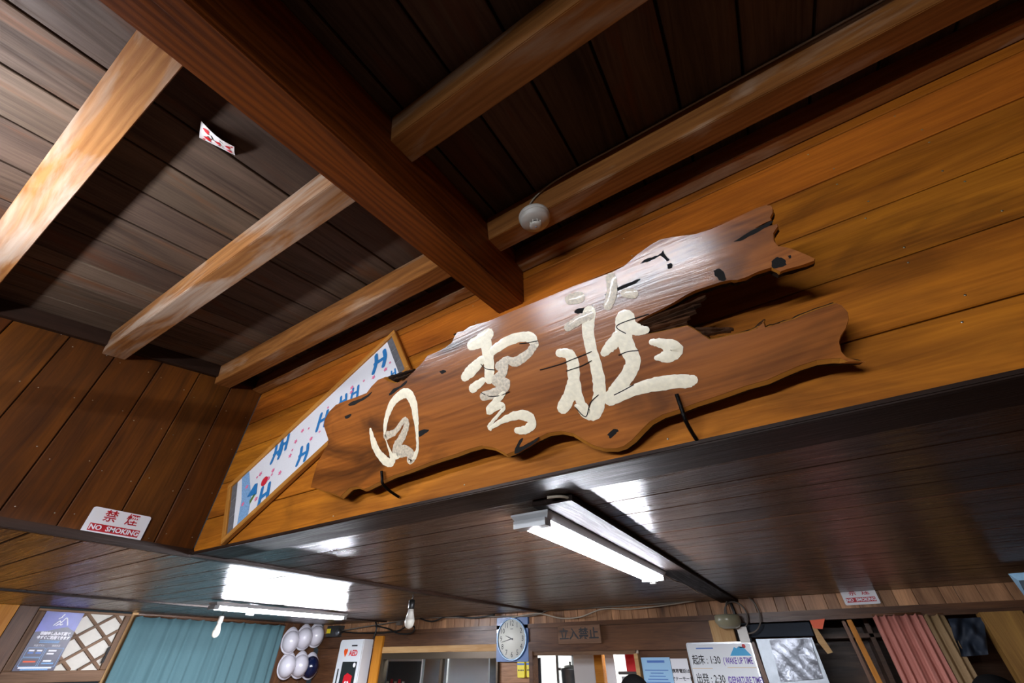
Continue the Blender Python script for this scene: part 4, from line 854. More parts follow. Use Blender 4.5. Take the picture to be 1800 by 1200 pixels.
flat('logo', FA, [(x*0.8, y*0.9) for x, y in heart], 'orange', ae, 0.0035, -AW*0.18, AH*0.30); flat('handle', FA, rrect(0.02, 0.14, 0.006), 'device_dark', ae, 0.0035, -AW*0.36, -AH*0.08)
text('lettering', 'AED', 0.07, FA, 'ink_red', ae, AW*0.16, AH*0.28, 0.0035, bold=0.002); flat('seal', FA, disc(0.02, 18), 'ink_white', ae, 0.0055, AW*0.30, AH*0.10)
flat('small_print', FA, rect(0.09, 0.012), 'ink_black', ae, 0.0035, AW*0.16, AH*0.40); flat('small_print', FA, rect(0.13, 0.01), 'ink_red', ae, 0.0035, 0, -AH*0.39)
# 'keep out' board
kq = [(-1.9866, 1.9364), (-1.5853, 1.9432), (-1.5644, 1.8108), (-1.9640, 1.8062)]; kc = (sum(p[0] for p in kq)/4, sum(p[1] for p in kq)/4); KW = kq[1][0]-kq[0][0]; KH = kq[0][1]-kq[3][1]
FKo = FF.sub(kc[0], kc[1], 0.04); kb = empty('keep_out_board', FKo.at(0, -KH/2)); tag(kb, 'dark weathered wooden board with four carved characters above the doorway', 'sign')
board('panel', FKo, -KW/2, -KH/2, KW/2, KH/2, 0.016, 'sign_board', kb, n=0.016); text('lettering', '立入禁止', KH*0.66, FKo, 'ink_black', kb, 0, 0, 0.0168, sx=KW*0.92/(KH*0.66*4.0), bold=0.002)
# notices and packets
def sheet(name, pts, mat, label, cat, off, rows_=0, ink='ink_blue', lines=None, size=0.02):
    W_ = ((pts[1][0]-pts[0][0])+(pts[2][0]-pts[3][0]))/2; c = ((pts[0][0]+pts[1][0])/2, (pts[0][1]+pts[1][1])/2); H_ = 0.42
    F_ = FF.sub(c[0], c[1]-H_/2, off); root = empty(name, F_.at(0, -H_/2)); tag(root, label, cat)
    flat('sheet', F_, rect(W_, H_), mat, root, 0.001, T=0.001)
    for k_ in range(rows_): flat('print_line', F_, rect(W_*(0.8-0.12*(k_*3 % 4)), 0.005), ink, root, 0.0014, -W_*0.02, H_*0.46-0.06-0.018*k_)
    for k_, s_ in enumerate(lines or []): text('lettering', s_, size, F_, ink, root, 0, H_*0.5-0.075-size*1.7*k_, 0.0016, bold=0.0006)
    return root, F_, W_, H_
r_, F_, W_, H_ = sheet('notice', [(-1.2690, 1.7125), (-1.0503, 1.7180), (-1.0540, 1.5648), (-1.2824, 1.5617)], 'notice_blue', 'pale blue printed notice pinned right of the kitchen doorway', 'notice', 0.03, 9); flat('heading', F_, rect(W_*0.6, 0.014), 'ink_blue', r_, 0.0014, 0, H_*0.44)
sheet('notice', [(-1.0450, 1.7043), (-0.9209, 1.7104), (-0.9226, 1.5666), (-1.0499, 1.5649)], 'white_paper', 'white notice with black handwriting next to the blue notice', 'notice', 0.028, 0, 'ink_black', ['携帯電話は', 'マナーモード', 'でお願い', '致します'], 0.026)
for k_, (pp, lab) in enumerate((([(-2.4178, 1.6993), (-2.3401, 1.7030), (-2.3318, 1.5853), (-2.4136, 1.5807)], 'yellow packet with dark dots under the clock, left of two'), ([(-2.3224, 1.7029), (-2.2521, 1.7066), (-2.2458, 1.5861), (-2.3202, 1.5854)], 'yellow packet with dark dots under the clock, right of two'))):
    W_ = pp[1][0]-pp[0][0]; H_ = pp[0][1]-pp[3][1]; c = ((pp[0][0]+pp[2][0])/2, (pp[0][1]+pp[2][1])/2); F_ = FF.sub(c[0], c[1], 0.006)
    root = empty('yellow_packet', F_.at(0, -H_/2)); tag(root, lab, 'packet', 'yellow packets under the clock')
    prism('packet', F_, rrect(W_*0.94, H_, 0.008), 0.02, 'yellow', root, 0.022); flat('stripe', F_, rect(W_*0.94, 0.014), 'ink_blue', root, 0.0225, 0, H_*0.28)
    for j in range(4): flat('dot', F_, disc(0.006, 10), 'ink_black', root, 0.0225, (j-1.5)*W_*0.2, -H_*0.08)
# whiteboard
wq = [(-0.8943, 1.7979), (-0.4452, 1.8026), (-0.4418, 1.5747), (-0.8912, 1.5686)]
WW = wq[1][0]-wq[0][0]; WH = 0.60; FB = FF.sub((wq[0][0]+wq[1][0])/2, (wq[0][1]+wq[1][1])/2-WH/2, 0.06)
wbd = empty('whiteboard', FB.at(0, -WH/2)); tag(wbd, 'whiteboard listing wake up, departure and sunrise times in marker', 'whiteboard')
prism('frame', FB, rrect(WW, WH, 0.015), 0.016, 'aluminium', wbd, 0.016); flat('surface', FB, rrect(WW-0.02, WH-0.02, 0.01), 'white_enamel', wbd, 0.0168)
for k_, (a_, b2) in enumerate((('起床 : 1:30', '( WAKE UP TIME'), ('出発 : 2:30', '(DEPARTURE TIME)'), ('日出 : 4:45', '( SUNRISE )'))):
    yy = WH/2-0.105-0.105*k_
    text('lettering', a_, 0.06, FB, 'ink_black', wbd, -WW*0.45, yy, 0.0176, sx=0.72, align='LEFT', bold=0.0008); text('lettering', b2, 0.05, FB, 'ink_violet', wbd, WW*0.02, yy-0.004, 0.0176, sx=0.52 if k_ < 2 else 0.74, align='LEFT', bold=0.0012)
    flat('underline', FB, rect(0.14, 0.003), 'gold_ink', wbd, 0.0172, -WW*0.32, yy-0.045); flat('underline', FB, rect(WW*0.42, 0.003), 'gold_ink', wbd, 0.0172, WW*0.27, yy-0.04)
flat('mountain_drawing', FB, [(-0.07, -0.03), (0.07, -0.03), (0.03, 0.02), (0.015, 0.012), (0, 0.022), (-0.015, 0.012), (-0.03, 0.02)], 'ink_sky', wbd, 0.0172, WW*0.30, WH/2-0.05)
flat('sun_drawing', FB, disc(0.012, 14), 'ink_red', wbd, 0.0172, WW*0.38, WH/2-0.026)
flat('small_writing', FB, rect(0.12, 0.008), 'ink_blue', wbd, 0.0172, -WW*0.22, WH/2-0.035)
for k_ in range(2): flat('leaf_drawing', FB, disc(0.02, 12, 1.6, 1.0), 'print_green', wbd, 0.0172, WW*(-0.02+0.09*k_), -0.10, rot=0.5)
# wooden rack and the vinyl-wrapped panel right of it
tag(bar('wooden_stick', FF.at((-0.4386, 1.7965)[0], (-0.4386, 1.7965)[1], 0.05), FF.at((-0.4232, 1.5743)[0], (-0.4232, 1.5743)[1], 0.05), (0, -1, 0), 0.028, 0.028, 'far_beam'), 'brown wooden upright between the whiteboard and the wrapped panel', 'stick')
vq = [(-0.4122, 1.8124), (-0.0644, 1.8142), (-0.0551, 1.5790), (-0.4103, 1.5742)]
vw_ = empty('wrapped_panel', FF.at(vq[0][0]+0.2, 1.1, 0.03)); tag(vw_, 'steel panel with a sheet of wrinkled clear vinyl hanging over it', 'panel')
poly('steel_panel', FF, [vq[0], vq[1], (vq[2][0], vq[2][1]-0.3), (vq[3][0], vq[3][1]-0.3)], 0.015, 'steel', vw_, 0.04)
def wrinkled(fr_, p4, mat, parent, name, n0, amp=0.008, nx=26, ny=26, seed=1):
    rr = random.Random(seed); A_, B_, C_, D_ = [Vector(p) for p in p4]; vs_, fs = [], []
    ph = [(rr.uniform(3, 14), rr.uniform(-10, 10), rr.uniform(0, 6)) for _ in range(9)]
    for j in range(ny+1):
        for i in range(nx+1):
            s_, t_ = i/nx, j/ny; p = A_.lerp(B_, s_).lerp(D_.lerp(C_, s_), t_); d = sum(math.sin(a*s_+b_*t_+c*1.0) for a, b_, c in ph)/9*amp*2
            vs_.append(fr_.at(p.x, p.y, n0+d))
    for j in range(ny):
        for i in range(nx):
            a = j*(nx+1)+i; fs.append((a, a+nx+1, a+nx+2, a+1))
    return link(name, mesh(vs_, fs, True), mat, parent)
v2 = [(-0.3257, 1.8071), (-0.0766, 1.8080), (-0.0894, 1.6013), (-0.3386, 1.5813)]
wrinkled(FF, v2, 'vinyl', vw_, 'vinyl_sheet', 0.058, 0.004)
# dark store behind the right-hand opening
st_ = struct(empty('wall_store', (1.0, YF+0.8, 0)))
boxw('panel', (XQ1, YF+0.85, 0), (XR+0.6, YF+0.9, ZL+0.1), 'far_beam', st_); boxw('panel', (XQ0, YF+0.03, ZL+0.06), (XR+0.6, YF+0.9, ZL+0.1), 'kitchen_dark', st_); boxw('panel', (XR+0.5, YF, 0), (XR+0.55, YF+0.9, ZL+0.1), 'far_beam', st_)
sx0, sx1 = [(-0.0595, 1.7232)][0][0], [(0.3104, 1.7199)][0][0]
sr = tag(empty('store_shelf', ((sx0+sx1)/2, YF+0.6, 0)), 'dark wooden shelves in the unlit store at the right', 'shelf')
for z in (1.2, 1.5, 1.82): boxw('shelf_board', (sx0-0.1, YF+0.45, z), (sx1+0.5, YF+0.84, z+0.025), 'far_beam', sr)
boxw('shelf_side', (sx1-0.02, YF+0.45, 0), (sx1+0.01, YF+0.84, 1.95), 'far_beam', sr)
board('gap_shade', FF, XQ1+0.02, Z_RAIL0-0.11, [(-0.0466, 1.8789)][0][0], Z_RAIL0-0.03, 0.01, 'cloth_navy', st_, n=-0.01)  # dark sheet added to paint the black of the gap above the wrapped panel
og = [(-0.0400, 1.9085), (0.0530, 1.9146), (0.0167, 1.8588), (-0.0345, 1.8636)]; tag(poly('orange_tag', FF, og, 0.006, 'orange', None, 0.05), 'bright orange tag under the rail at the right', 'tag')
tg = [(-0.0394, 1.8764), (-0.0175, 1.8725), (0.0227, 1.7339), (-0.0095, 1.7254), (-0.0382, 1.7890)]; tag(poly('wooden_tablet', FF, tg, 0.012, 'pale_wood', None, 0.045), 'pale narrow wooden tablet hanging below the orange tag', 'tablet')
a_, b_ = [(0.1847, 1.9036), (0.2079, 1.5088)]; tag(bar('bamboo_pole', FF.at(a_[0], a_[1], 0.04), FF.at(b_[0], b_[1]-0.9*0, 0.04), (0, -1, 0), 0.03, 0.03, 'gold_post'), 'straight yellow pole leaning in the dark store opening', 'pole')
a_, b_ = [(0.1510, 1.8992), (0.1685, 1.5073)]; tag(bar('dark_pole', FF.at(a_[0], a_[1], 0.02), FF.at(b_[0], b_[1], 0.02), (0, -1, 0), 0.02, 0.02, 'far_beam'), 'dark pole just left of the yellow pole', 'pole')
# ---- curtains
def curtain(name, fr_, a0, a1, z0, z1, n0, mat, label, folds, amp=0.02, seed=2, lean=0.0, hooks=False):
    rr = random.Random(seed); nx, ny = folds*10, 14; vs_, fs = [], []
    ph = [rr.uniform(-0.9, 0.9) for _ in range(folds+2)]
    for j in range(ny+1):
        t_ = j/ny
        for i in range(nx+1):
            s_ = i/nx; q_ = s_*folds*2*math.pi + ph[int(s_*folds)]*0.0 + 0.5*math.sin(s_*folds*1.7+seed)
            d = (math.sin(q_)+0.35*math.sin(2.3*q_+1+2*t_))*amp*(0.55+0.45*t_)
            vs_.append(fr_.at(a0+(a1-a0)*s_+lean*t_, z1+(z0-z1)*t_ - 0.006*math.cos(q_)*(1-t_), n0+d))
    for j in range(ny):
        for i in range(nx):
            a = j*(nx+1)+i; fs.append((a, a+nx+1, a+nx+2, a+1))
    root = empty(name, fr_.at((a0+a1)/2, z0, n0)); tag(root, label, 'curtain')
    o = link('cloth', mesh(vs_, fs, True), mat, root); so = o.modifiers.new('s', 'SOLIDIFY'); so.thickness = 0.002
    link('rod', tube_mesh([fr_.at(a0, z1+0.004, n0), fr_.at(a1, z1+0.004, n0)], 0.006, 8), 'far_beam', root)
    return root
pq = [(0.3174, 1.9036), (0.5733, 1.9081)]; curtain('curtain', FF, pq[0][0], pq[1][0], 0.2, Z_RAIL0-0.015, 0.05, 'curtain_pink', 'salmon pink curtain hanging under the rail at the right', 5, 0.022, 5)
pq = [(0.5748, 1.9087), (0.6803, 1.9100)]; curtain('curtain', FF, pq[0][0], pq[1][0], 0.4, Z_RAIL0-0.02, 0.03, 'curtain_khaki', 'narrow khaki curtain beside the salmon pink one', 2, 0.02, 3)
pq = [(0.6856, 1.9098), (0.8523, 1.9111), (0.7775, 1.7154), (0.6523, 1.7060)]; nc = tag(wrinkled(FF, [(pq[0][0], pq[0][1]-0.02), (pq[1][0], pq[1][1]-0.02), pq[2], pq[3]], 'cloth_navy', None, 'dark_garment', 0.04, 0.03, 16, 16, 4), 'dark navy garment hanging between curtain and corner post', 'garment')
cq2 = [(1.9446, 2.0379), (3.4395, 2.0349)]; cur = curtain('curtain', FL, cq2[0][0], cq2[1][0], 0.15, ZL-0.03, 0.05, 'curtain_blue', 'wide grey-blue curtain with soft folds on the left wall', 11, 0.022, 7)
skq = [(0.8642, 3.1690), (0.9099, 3.1229), (1.0854, 3.8786), (0.9875, 3.6030)]
sk = [Vector((p[0], p[1], 2.02)) for p in skq]; tag(link('blue_towel', fix(mesh([sk[0], sk[1]+Vector((.25, 0, 0)), sk[2]+Vector((.25, 0, -.1)), sk[3]+Vector((0, 0, -.06)), sk[0]+Vector((.02, 0, -.03)), sk[1]+Vector((.25, .02, -.03)), sk[2]+Vector((.25, .03, -.14)), sk[3]+Vector((.01, .03, -.1))], [(0, 1, 2, 3), (7, 6, 5, 4), (0, 4, 5, 1), (1, 5, 6, 2), (2, 6, 7, 3), (3, 7, 4, 0)])), 'cloth_sky'), 'pale blue towel hung from the low ceiling at the right edge', 'towel')
no_smoking(FF, [(0.2074, 2.0833), (0.3992, 2.0836), (0.4009, 1.9863), (0.2008, 1.9840)], 'no smoking sign on the far wall above the right opening', 0.018)

# ================================================================== left wall: window, helmets
wleft = struct(empty('wall_side', (XF, 0, 0)))
lq = [(1.1733, 2.0644), (1.2804, 2.0687), (1.9244, 2.0560), (1.0485, 2.0550), (1.2384, 2.0693)]
y0w, y1w = lq[1][0], lq[2][0]
board('plank', FL, YB, 0, y0w-0.42, ZL, 0.02, 'far_beam', wleft, vertical=True)
board('plank', FL, y0w-0.42, 0, y0w-0.12, ZL, 0.02, 'gold_post', wleft, n=0.004, vertical=True)
board('plank', FL, y0w-0.12, 0, y0w, ZL, 0.02, 'far_beam', wleft, n=0.006, vertical=True)
board('plank', FL, y0w, 0, y1w, 1.50, 0.02, 'far_wood', wleft, n=-0.004)
board('plank', FL, y1w, 0, y1w+0.05, ZL, 0.02, 'pale_wood', wleft, n=0.006, vertical=True)
board('plank', FL, y1w+0.05, 0, cq2[1][0]+0.02, ZL, 0.02, 'far_beam', wleft, n=-0.02)
for k_ in range(4):
    ya = cq2[1][0]+0.02+k_*0.12; board('plank', FL, ya, 0, min(ya+0.118, YF), ZL, 0.02, 'far_beam', wleft, vertical=True)
w2 = struct(empty('window_2', (XF, (y0w+y1w)/2, 1.5)))
iq = [(1.3293, 2.0256), (1.8795, 2.0230), (1.8750, 1.6443), (1.3365, 1.6531)]
zt2, zb2 = ZL-0.012, [(1.9034, 1.5814)][0][1]; gi0, gi1 = [(1.3366, 2.0304)][0][0], [(1.8789, 2.0234)][0][0]; gz1, gz0 = [(1.5897, 2.0308)][0][1], [(1.6401, 1.6552)][0][1]
board('sash_rail', FL, y0w, gz1, y1w, zt2, 0.03, 'sash_wood', w2, n=0.012); board('sash_rail', FL, y0w, zb2, y1w, gz0, 0.03, 'sash_wood', w2, n=0.012)
board('sash_stile', FL, y0w, gz0, gi0, gz1, 0.03, 'sash_wood', w2, n=0.012, vertical=True); board('sash_stile', FL, gi1, gz0, y1w, gz1, 0.03, 'sash_wood', w2, n=0.012, vertical=True)
board('pane', FL, gi0, gz0, gi1, gz1, 0.004, 'glass_frost', w2, n=-0.004, ch=0)
# diagonal lattice over the frosted glass
gw, gh = gi1-gi0, gz1-gz0; gc = ((gi0+gi1)/2, (gz0+gz1)/2); sp = 0.125
def clip(a, b_, d):
    ts = []
    for v_, lo, hi in ((0, gi0, gi1), (1, gz0, gz1)):
        if abs(d[v_]) > 1e-9: ts.append(tuple(sorted(((lo-(a, b_)[v_])/d[v_], (hi-(a, b_)[v_])/d[v_]))))
    return max(t_[0] for t_ in ts), min(t_[1] for t_ in ts)
for sgn in (1, -1):
    for k_ in range(-7, 8):
        d = (math.cos(0.66), sgn*math.sin(0.66)); a0 = gc[0]; b0 = gc[1]+k_*sp/math.cos(0.66)+0.03
        t0, t1 = clip(a0, b0, d)
        if t1-t0 > 0.03:
            bar('lattice_bar', FL.at(a0+d[0]*t0, b0+d[1]*t0, 0.002+0.002*sgn), FL.at(a0+d[0]*t1, b0+d[1]*t1, 0.002+0.002*sgn), (1, 0, 0), 0.02, 0.012, 'sash_wood', w2, 0.001)
prism('sash_latch', FL, rrect(0.016, 0.11, 0.006), 0.004, 'iron', w2, 0.016, y1w-0.05, gz0+0.1)
# poster stuck on the window
pg0, pg1 = [(1.3336, 2.0296)][0][0], [(1.5788, 2.0216)][0][0]
PW, PH = pg1-pg0, gz1-gz0; FP = FL.sub((pg0+pg1)/2, (gz0+gz1)/2, 0.016); po = empty('window_poster', FP.at(0, -PH/2)); tag(po, 'purple poster with a white mountain emblem stuck on the lattice window', 'poster')
flat('sheet', FP, rect(PW, PH), 'poster_dark', po, 0.001, T=0.001)
flat('sky_print', FP, [(-PW/2, PH*0.14), (-PW*0.2, PH*0.16), (PW*0.1, PH*0.22), (PW*0.25, PH*0.24), (PW*0.5, PH*0.16), (PW/2, PH/2), (-PW/2, PH/2)], 'poster_sky', po, 0.0014)
for ln in ([(-0.12, 0.26), (-0.03, 0.34), (0.02, 0.31), (0.09, 0.40), (0.2, 0.27)], [(-0.06, 0.26), (0.0, 0.29), (0.04, 0.27), (0.07, 0.29)], [(-0.08, 0.38), (-0.02, 0.41)], [(-0.03, 0.42), (0.0, 0.46)]):
    link('emblem_line', stroke_mesh([(x*PW*1.1, y*PH, 0.007) for x, y in ln], 0.0003, 0.0018), 'ink_white', po, FP.mat())
text('lettering', '事前申し込み不要で', PH*0.062, FP, 'ink_white', po, 0.01, PH*0.115, 0.002, sx=0.9, bold=0.0012); text('lettering', '今すぐご利用できます', PH*0.062, FP, 'ink_white', po, 0.01, PH*0.045, 0.002, sx=0.88, bold=0.0012)
for yy, ww in ((-0.01, 0.5), (-0.035, 0.5)): flat('print_line', FP, rect(PW*ww, 0.006), 'print_pale', po, 0.0018, 0, PH*yy)
text('lettering', '料金プラン', PH*0.042, FP, 'ink_white', po, -PW*0.2, -PH*0.09, 0.002, sx=0.8); text('lettering', '接続方法', PH*0.042, FP, 'ink_white', po, PW*0.22, -PH*0.09, 0.002, sx=0.8)
for (bx, by, bw, bh) in ((-0.22, -0.2, 0.42, 0.15), (-0.22, -0.36, 0.42, 0.14), (0.24, -0.28, 0.42, 0.31)):
    for (x, y, w_, h_) in ((0, bh/2, bw, 0), (0, -bh/2, bw, 0), (bw/2, 0, 0, bh), (-bw/2, 0, 0, bh)): flat('box_line', FP, rect(max(w_*PW, 0.003), max(h_*PH, 0.003)), 'print_pale', po, 0.0018, (bx+x)*PW, (by+y)*PH)
for (x, y, w_, c_) in ((-0.31, -0.17, 0.13, 'ink_white'), (-0.12, -0.17, 0.13, 'ink_white'), (-0.31, -0.21, 0.14, 'ink_blue'), (-0.12, -0.21, 0.14, 'ink_blue'), (-0.22, -0.35, 0.3, 'orange'), (0.2, -0.17, 0.2, 'ink_white'), (0.18, -0.22, 0.18, 'ink_white'), (0.2, -0.34, 0.2, 'ink_white'), (0.24, -0.38, 0.3, 'print_pale'), (0, -0.45, 0.8, 'ink_white'), (0.0, -0.475, 0.66, 'print_pale')): flat('print_line', FP, rect(PW*w_, 0.010), c_, po, 0.0018, PW*x, PH*y)
# helmets on the left wall
def helmet_mesh():
    seg, rings = 28, 8; vs_, fs = [], []
    for i in range(rings+1):
        q_ = (math.pi/2)*i/rings
        for k_ in range(seg):
            a = 2*math.pi*k_/seg; vs_.append((0.125*math.cos(q_)*math.cos(a)*1.08, 0.125*math.cos(q_)*math.sin(a)*0.92, 0.135*math.sin(q_)))
    for i in range(rings):
        for k_ in range(seg): k2 = (k_+1) % seg; fs.append((i*seg+k_, i*seg+k2, (i+1)*seg+k2, (i+1)*seg+k_))
    me = mesh(vs_, fs, True); return me
def brim_mesh():
    seg = 28; vs_, fs = [], []
    for rr_, z in ((1.0, 0.004), (1.12, -0.004), (1.12, -0.008), (0.97, -0.004)):
        for k_ in range(seg):
            a = 2*math.pi*k_/seg; ext = 1+0.22*max(0, math.cos(a))**3*(rr_ > 1.05); vs_.append((0.125*1.08*rr_*ext*math.cos(a), 0.125*0.92*rr_*math.sin(a), z-0.012*max(0, math.cos(a))*(rr_ > 1.05)))
    for i in range(3):
        for k_ in range(seg): k2 = (k_+1) % seg; fs.append((i*seg+k_, i*seg+k2, (i+1)*seg+k2, (i+1)*seg+k_))
    return fix(mesh(vs_, fs, True))
hme, bme = helmet_mesh(), brim_mesh()
hme.materials.append(MATS['helmet_white']); bme.materials.append(MATS['helmet_white'])
hn = hme.copy(); hn.materials.clear(); hn.materials.append(MATS['helmet_navy']); bn = bme.copy(); bn.materials.clear(); bn.materials.append(MATS['helmet_white'])
hp = [(3.5568, 1.8837), (3.7237, 1.9197), (3.8803, 1.9462), (3.5968, 1.6609), (3.7624, 1.6643), (3.9030, 1.6527)]
zx = Vector((0.95, -0.30, 0.06)).normalized(); xx = (Vector((0, 0, 1))-zx*zx.z).normalized(); yy_ = zx.cross(xx)
for i, (p, lab) in enumerate(zip(hp, ('white safety helmet, upper row, next to the blue curtain', 'white safety helmet, upper row, second from the blue curtain', 'white safety helmet, upper row, farthest from the blue curtain', 'white safety helmet, lower row, next to the blue curtain', 'white safety helmet, lower row, beside the navy helmet', 'navy blue safety helmet with a white rim at the end of the lower row'))):
    hs_ = 0.77
    M_ = Matrix(((xx.x, yy_.x, zx.x, XF+0.05), (xx.y, yy_.y, zx.y, p[0]), (xx.z, yy_.z, zx.z, p[1]), (0, 0, 0, 1))) @ Matrix.Diagonal((hs_, hs_, hs_, 1))
    root = empty('safety_helmet', (XF+0.02, p[0], p[1])); tag(root, lab, 'helmet', 'safety helmets on the wall')
    link('shell', hn if i == 5 else hme, None, root, M_); link('brim', bn if i == 5 else bme, None, root, M_)
dq = [(-5.0289, 2.0386), (-4.8062, 2.0423), (-4.7642, 1.9321), (-4.9821, 1.9265)]
dv = empty('emergency_light', (dq[0][0], YF-0.05, dq[2][1])); tag(dv, 'small dark emergency light with a yellow label in the far left corner', 'lamp')
boxw('housing', (dq[0][0]-0.02, YF-0.1, dq[2][1]), (dq[1][0]-0.04, YF-0.012, dq[0][1]), 'device_dark', dv); prism('yellow_label', FF, rect(0.07, 0.045), 0.001, 'yellow', dv, 0.102, dq[0][0]+0.02, dq[0][1]-0.05)
link('lens', lathe_mesh([(0.03, 0), (0.03, 0.02), (0.02, 0.03)], 20), 'steel', dv, FF.mat(dq[1][0]-0.03, dq[0][1]-0.07, 0.09))

# ================================================================== bulbs, cables and the round shade
def bulb(px_, ztop, label, black=True):
    root = empty('light_bulb', (px_[0], px_[1], ztop)); tag(root, label, 'bulb')
    T_ = Matrix.Translation((px_[0], px_[1], ztop)); f = Matrix.Rotation(math.pi, 4, 'X')
    link('cord', tube_mesh([(px_[0], px_[1], ZL), (px_[0]+0.006, px_[1], (ZL+ztop)/2), (px_[0], px_[1], ztop)], 0.003, 6), 'cable_black', root)
    link('socket', lathe_mesh([(0.012, 0.0), (0.02, 0.004), (0.021, 0.05), (0.018, 0.055)], 18), 'cable_black' if black else 'white_plastic', root, T_ @ f)
    link('bulb_base', lathe_mesh([(0.017, 0.055), (0.020, 0.075), (0.030, 0.11)], 20), 'white_plastic', root, T_ @ f)
    link('globe', lathe_mesh([(0.030, 0.11), (0.0315, 0.125), (0.028, 0.145), (0.018, 0.158), (0.004, 0.163)], 20), 'bulb_glass', root, T_ @ f)
b1 = [(-2.2898, 2.3995)];b2 = [(-4.6211, 2.3919)]
bulb(b1[0], 2.03, 'unlit white bulb in a black socket hanging near the clock'); bulb(b2[0], 2.035, 'unlit white bulb hanging in front of the blue curtain', False)
def zc(pts, mat, r, label, z=ZL-0.006):
    return tag(cable('cable', [(p[0], p[1], z) for p in pts], r, mat), label, 'cable')
def fc(pts, mat, r, label, n_=0.05):
    return tag(cable('cable', [FF.at(p[0], p[1], n_) for p in pts], r, mat), label, 'cable')
zc([(-0.5143, 1.0129), (-0.4665, 1.0494), (-0.4739, 1.2421), (-0.4891, 1.4364), (-0.4732, 1.6675), (-0.4988, 2.0107), (-0.4856, 2.3550), (-0.4929, 3.0504), (-0.4914, 3.5415)], 'cable_white', 0.004, 'white cable along the edge of the lamp board', 2.05)
zc([(-0.6232, 2.4019), (-0.5985, 2.4816), (-0.6062, 2.7072), (-0.5893, 2.9011), (-0.6100, 3.3527)], 'cable_white', 0.004, 'short white cable from the lamp end plug to the wall', 2.05)
fc([(-4.8464, 1.9904), (-4.1070, 2.0366), (-3.6051, 2.0641), (-2.9934, 2.0444), (-2.5814, 2.0368), (-2.2337, 2.0267), (-2.0522, 2.0624), (-1.8510, 2.0614), (-1.4745, 2.0596), (-1.2248, 2.0590), (-0.8546, 2.0588), (-0.7063, 2.0921)], 'cable_grey', 0.006, 'grey cable strung along the top of the far wall')
fc([(-2.4457, 2.0216), (-2.1670, 2.0408), (-1.9368, 1.9968), (-1.7430, 1.9973), (-1.5245, 2.0450), (-1.2752, 2.0330), (-0.9441, 2.0475), (-0.6763, 2.0706)], 'cable_white', 0.005, 'pale cable sagging above the keep-out board', 0.06)
fc([(-0.7211, 2.1006), (-0.6552, 2.0778), (-0.4701, 2.0779), (-0.3052, 2.1004), (0.0191, 2.0826), (0.2883, 2.0815), (0.4771, 2.0816), (0.7139, 2.0836), (1.0372, 2.0835)], 'cable_white', 0.005, 'pale cable along the ceiling edge above the right opening')
fc([(-3.6469, 2.0709), (-3.4401, 2.0277), (-3.2158, 2.0680), (-2.9218, 2.0368), (-2.6480, 2.0534)], 'cable_black', 0.007, 'black cable looping left of the clock', 0.055)
fc([(-4.2702, 2.0154), (-4.0843, 1.9886), (-3.8999, 1.9375), (-3.7015, 1.9371), (-3.6797, 1.9909), (-3.7799, 1.9992), (-3.9058, 1.9628), (-4.1619, 1.9496), (-4.5312, 1.9596), (-4.7996, 1.9777)], 'cable_black', 0.007, 'coil of black cable above the yellow post', 0.06)
fc([(-4.3107, 2.0918), (-4.2519, 2.0148), (-4.2519, 1.9520), (-4.2730, 1.9010)], 'cable_black', 0.009, 'short black cable dropping to the first-aid cabinet', 0.06)
fc([(-0.5105, 2.0675), (-0.4994, 2.0020), (-0.4930, 1.9247), (-0.4997, 1.8570), (-0.4976, 1.8171)], 'cable_black', 0.011, 'thick black cable dropping behind the whiteboard', 0.07)
cq3 = [(-0.4892, 1.9754)][0]
for k_, (r_, dx, dz, lab) in enumerate(((0.075, 0.0, -0.02, 'small loop of grey cable by the round shade'), (0.11, 0.05, -0.01, 'large loop of grey cable by the round shade'))):
    tag(cable('cable', [FF.at(cq3[0]+dx+r_*math.cos(q_*0.5236), cq3[1]+dz+r_*1.1*math.sin(q_*0.5236), 0.085+0.01*k_) for q_ in range(13)], 0.005, 'cable_grey'), lab, 'cable')
sq = [(-0.5441, 1.9151)][0]; sd_ = empty('round_lamp_shade', FF.at(sq[0], sq[1], 0.1)); tag(sd_, 'round grey-green emergency lamp housing above the whiteboard', 'lamp')
link('shade', lathe_mesh([(0.075, 0.04), (0.085, 0.035), (0.088, 0.0), (0.07, -0.03), (0.045, -0.042)], 28), 'lamp_shade', sd_, Matrix.Translation(FF.at(sq[0], sq[1], 0.16)))
link('bracket', tube_mesh([FF.at(sq[0]+0.02, sq[1]+0.0, 0.16), FF.at(sq[0]+0.03, sq[1]+0.0, 0.03)], 0.012, 8), 'steel', sd_)
boxw('plug', FF.at(sq[0]+0.05, sq[1]-0.12, 0.09)-Vector((0.015, 0.01, 0)), FF.at(sq[0]+0.085, sq[1]-0.03, 0.09)+Vector((0.015, 0.01, 0)), 'white_plastic', sd_)
tag(boxw('junction_box', FF.at((-3.9675, 2.0133)[0], (-3.9675, 2.0133)[1], 0.05), FF.at((-3.8989, 2.0525)[0], (-3.8989, 2.0525)[1], 0.0), 'cable_grey'), 'small grey junction box among the cables above the window', 'box')
pg = [(-0.6266, 2.3394)][0]; pl = tag(empty('ceiling_plug', (pg[0], pg[1], ZL)), 'white plug socket at the end of the nearer lamp', 'socket')
link('rose', lathe_mesh([(0.03, 0.0), (0.026, -0.012), (0.012, -0.018)], 20), 'white_plastic', pl, Matrix.Translation((pg[0], pg[1], ZL-0.018)))
boxw('plug', (pg[0]-0.014, pg[1]-0.014, ZL-0.065), (pg[0]+0.014, pg[1]+0.014, ZL-0.034), 'white_plastic', pl)
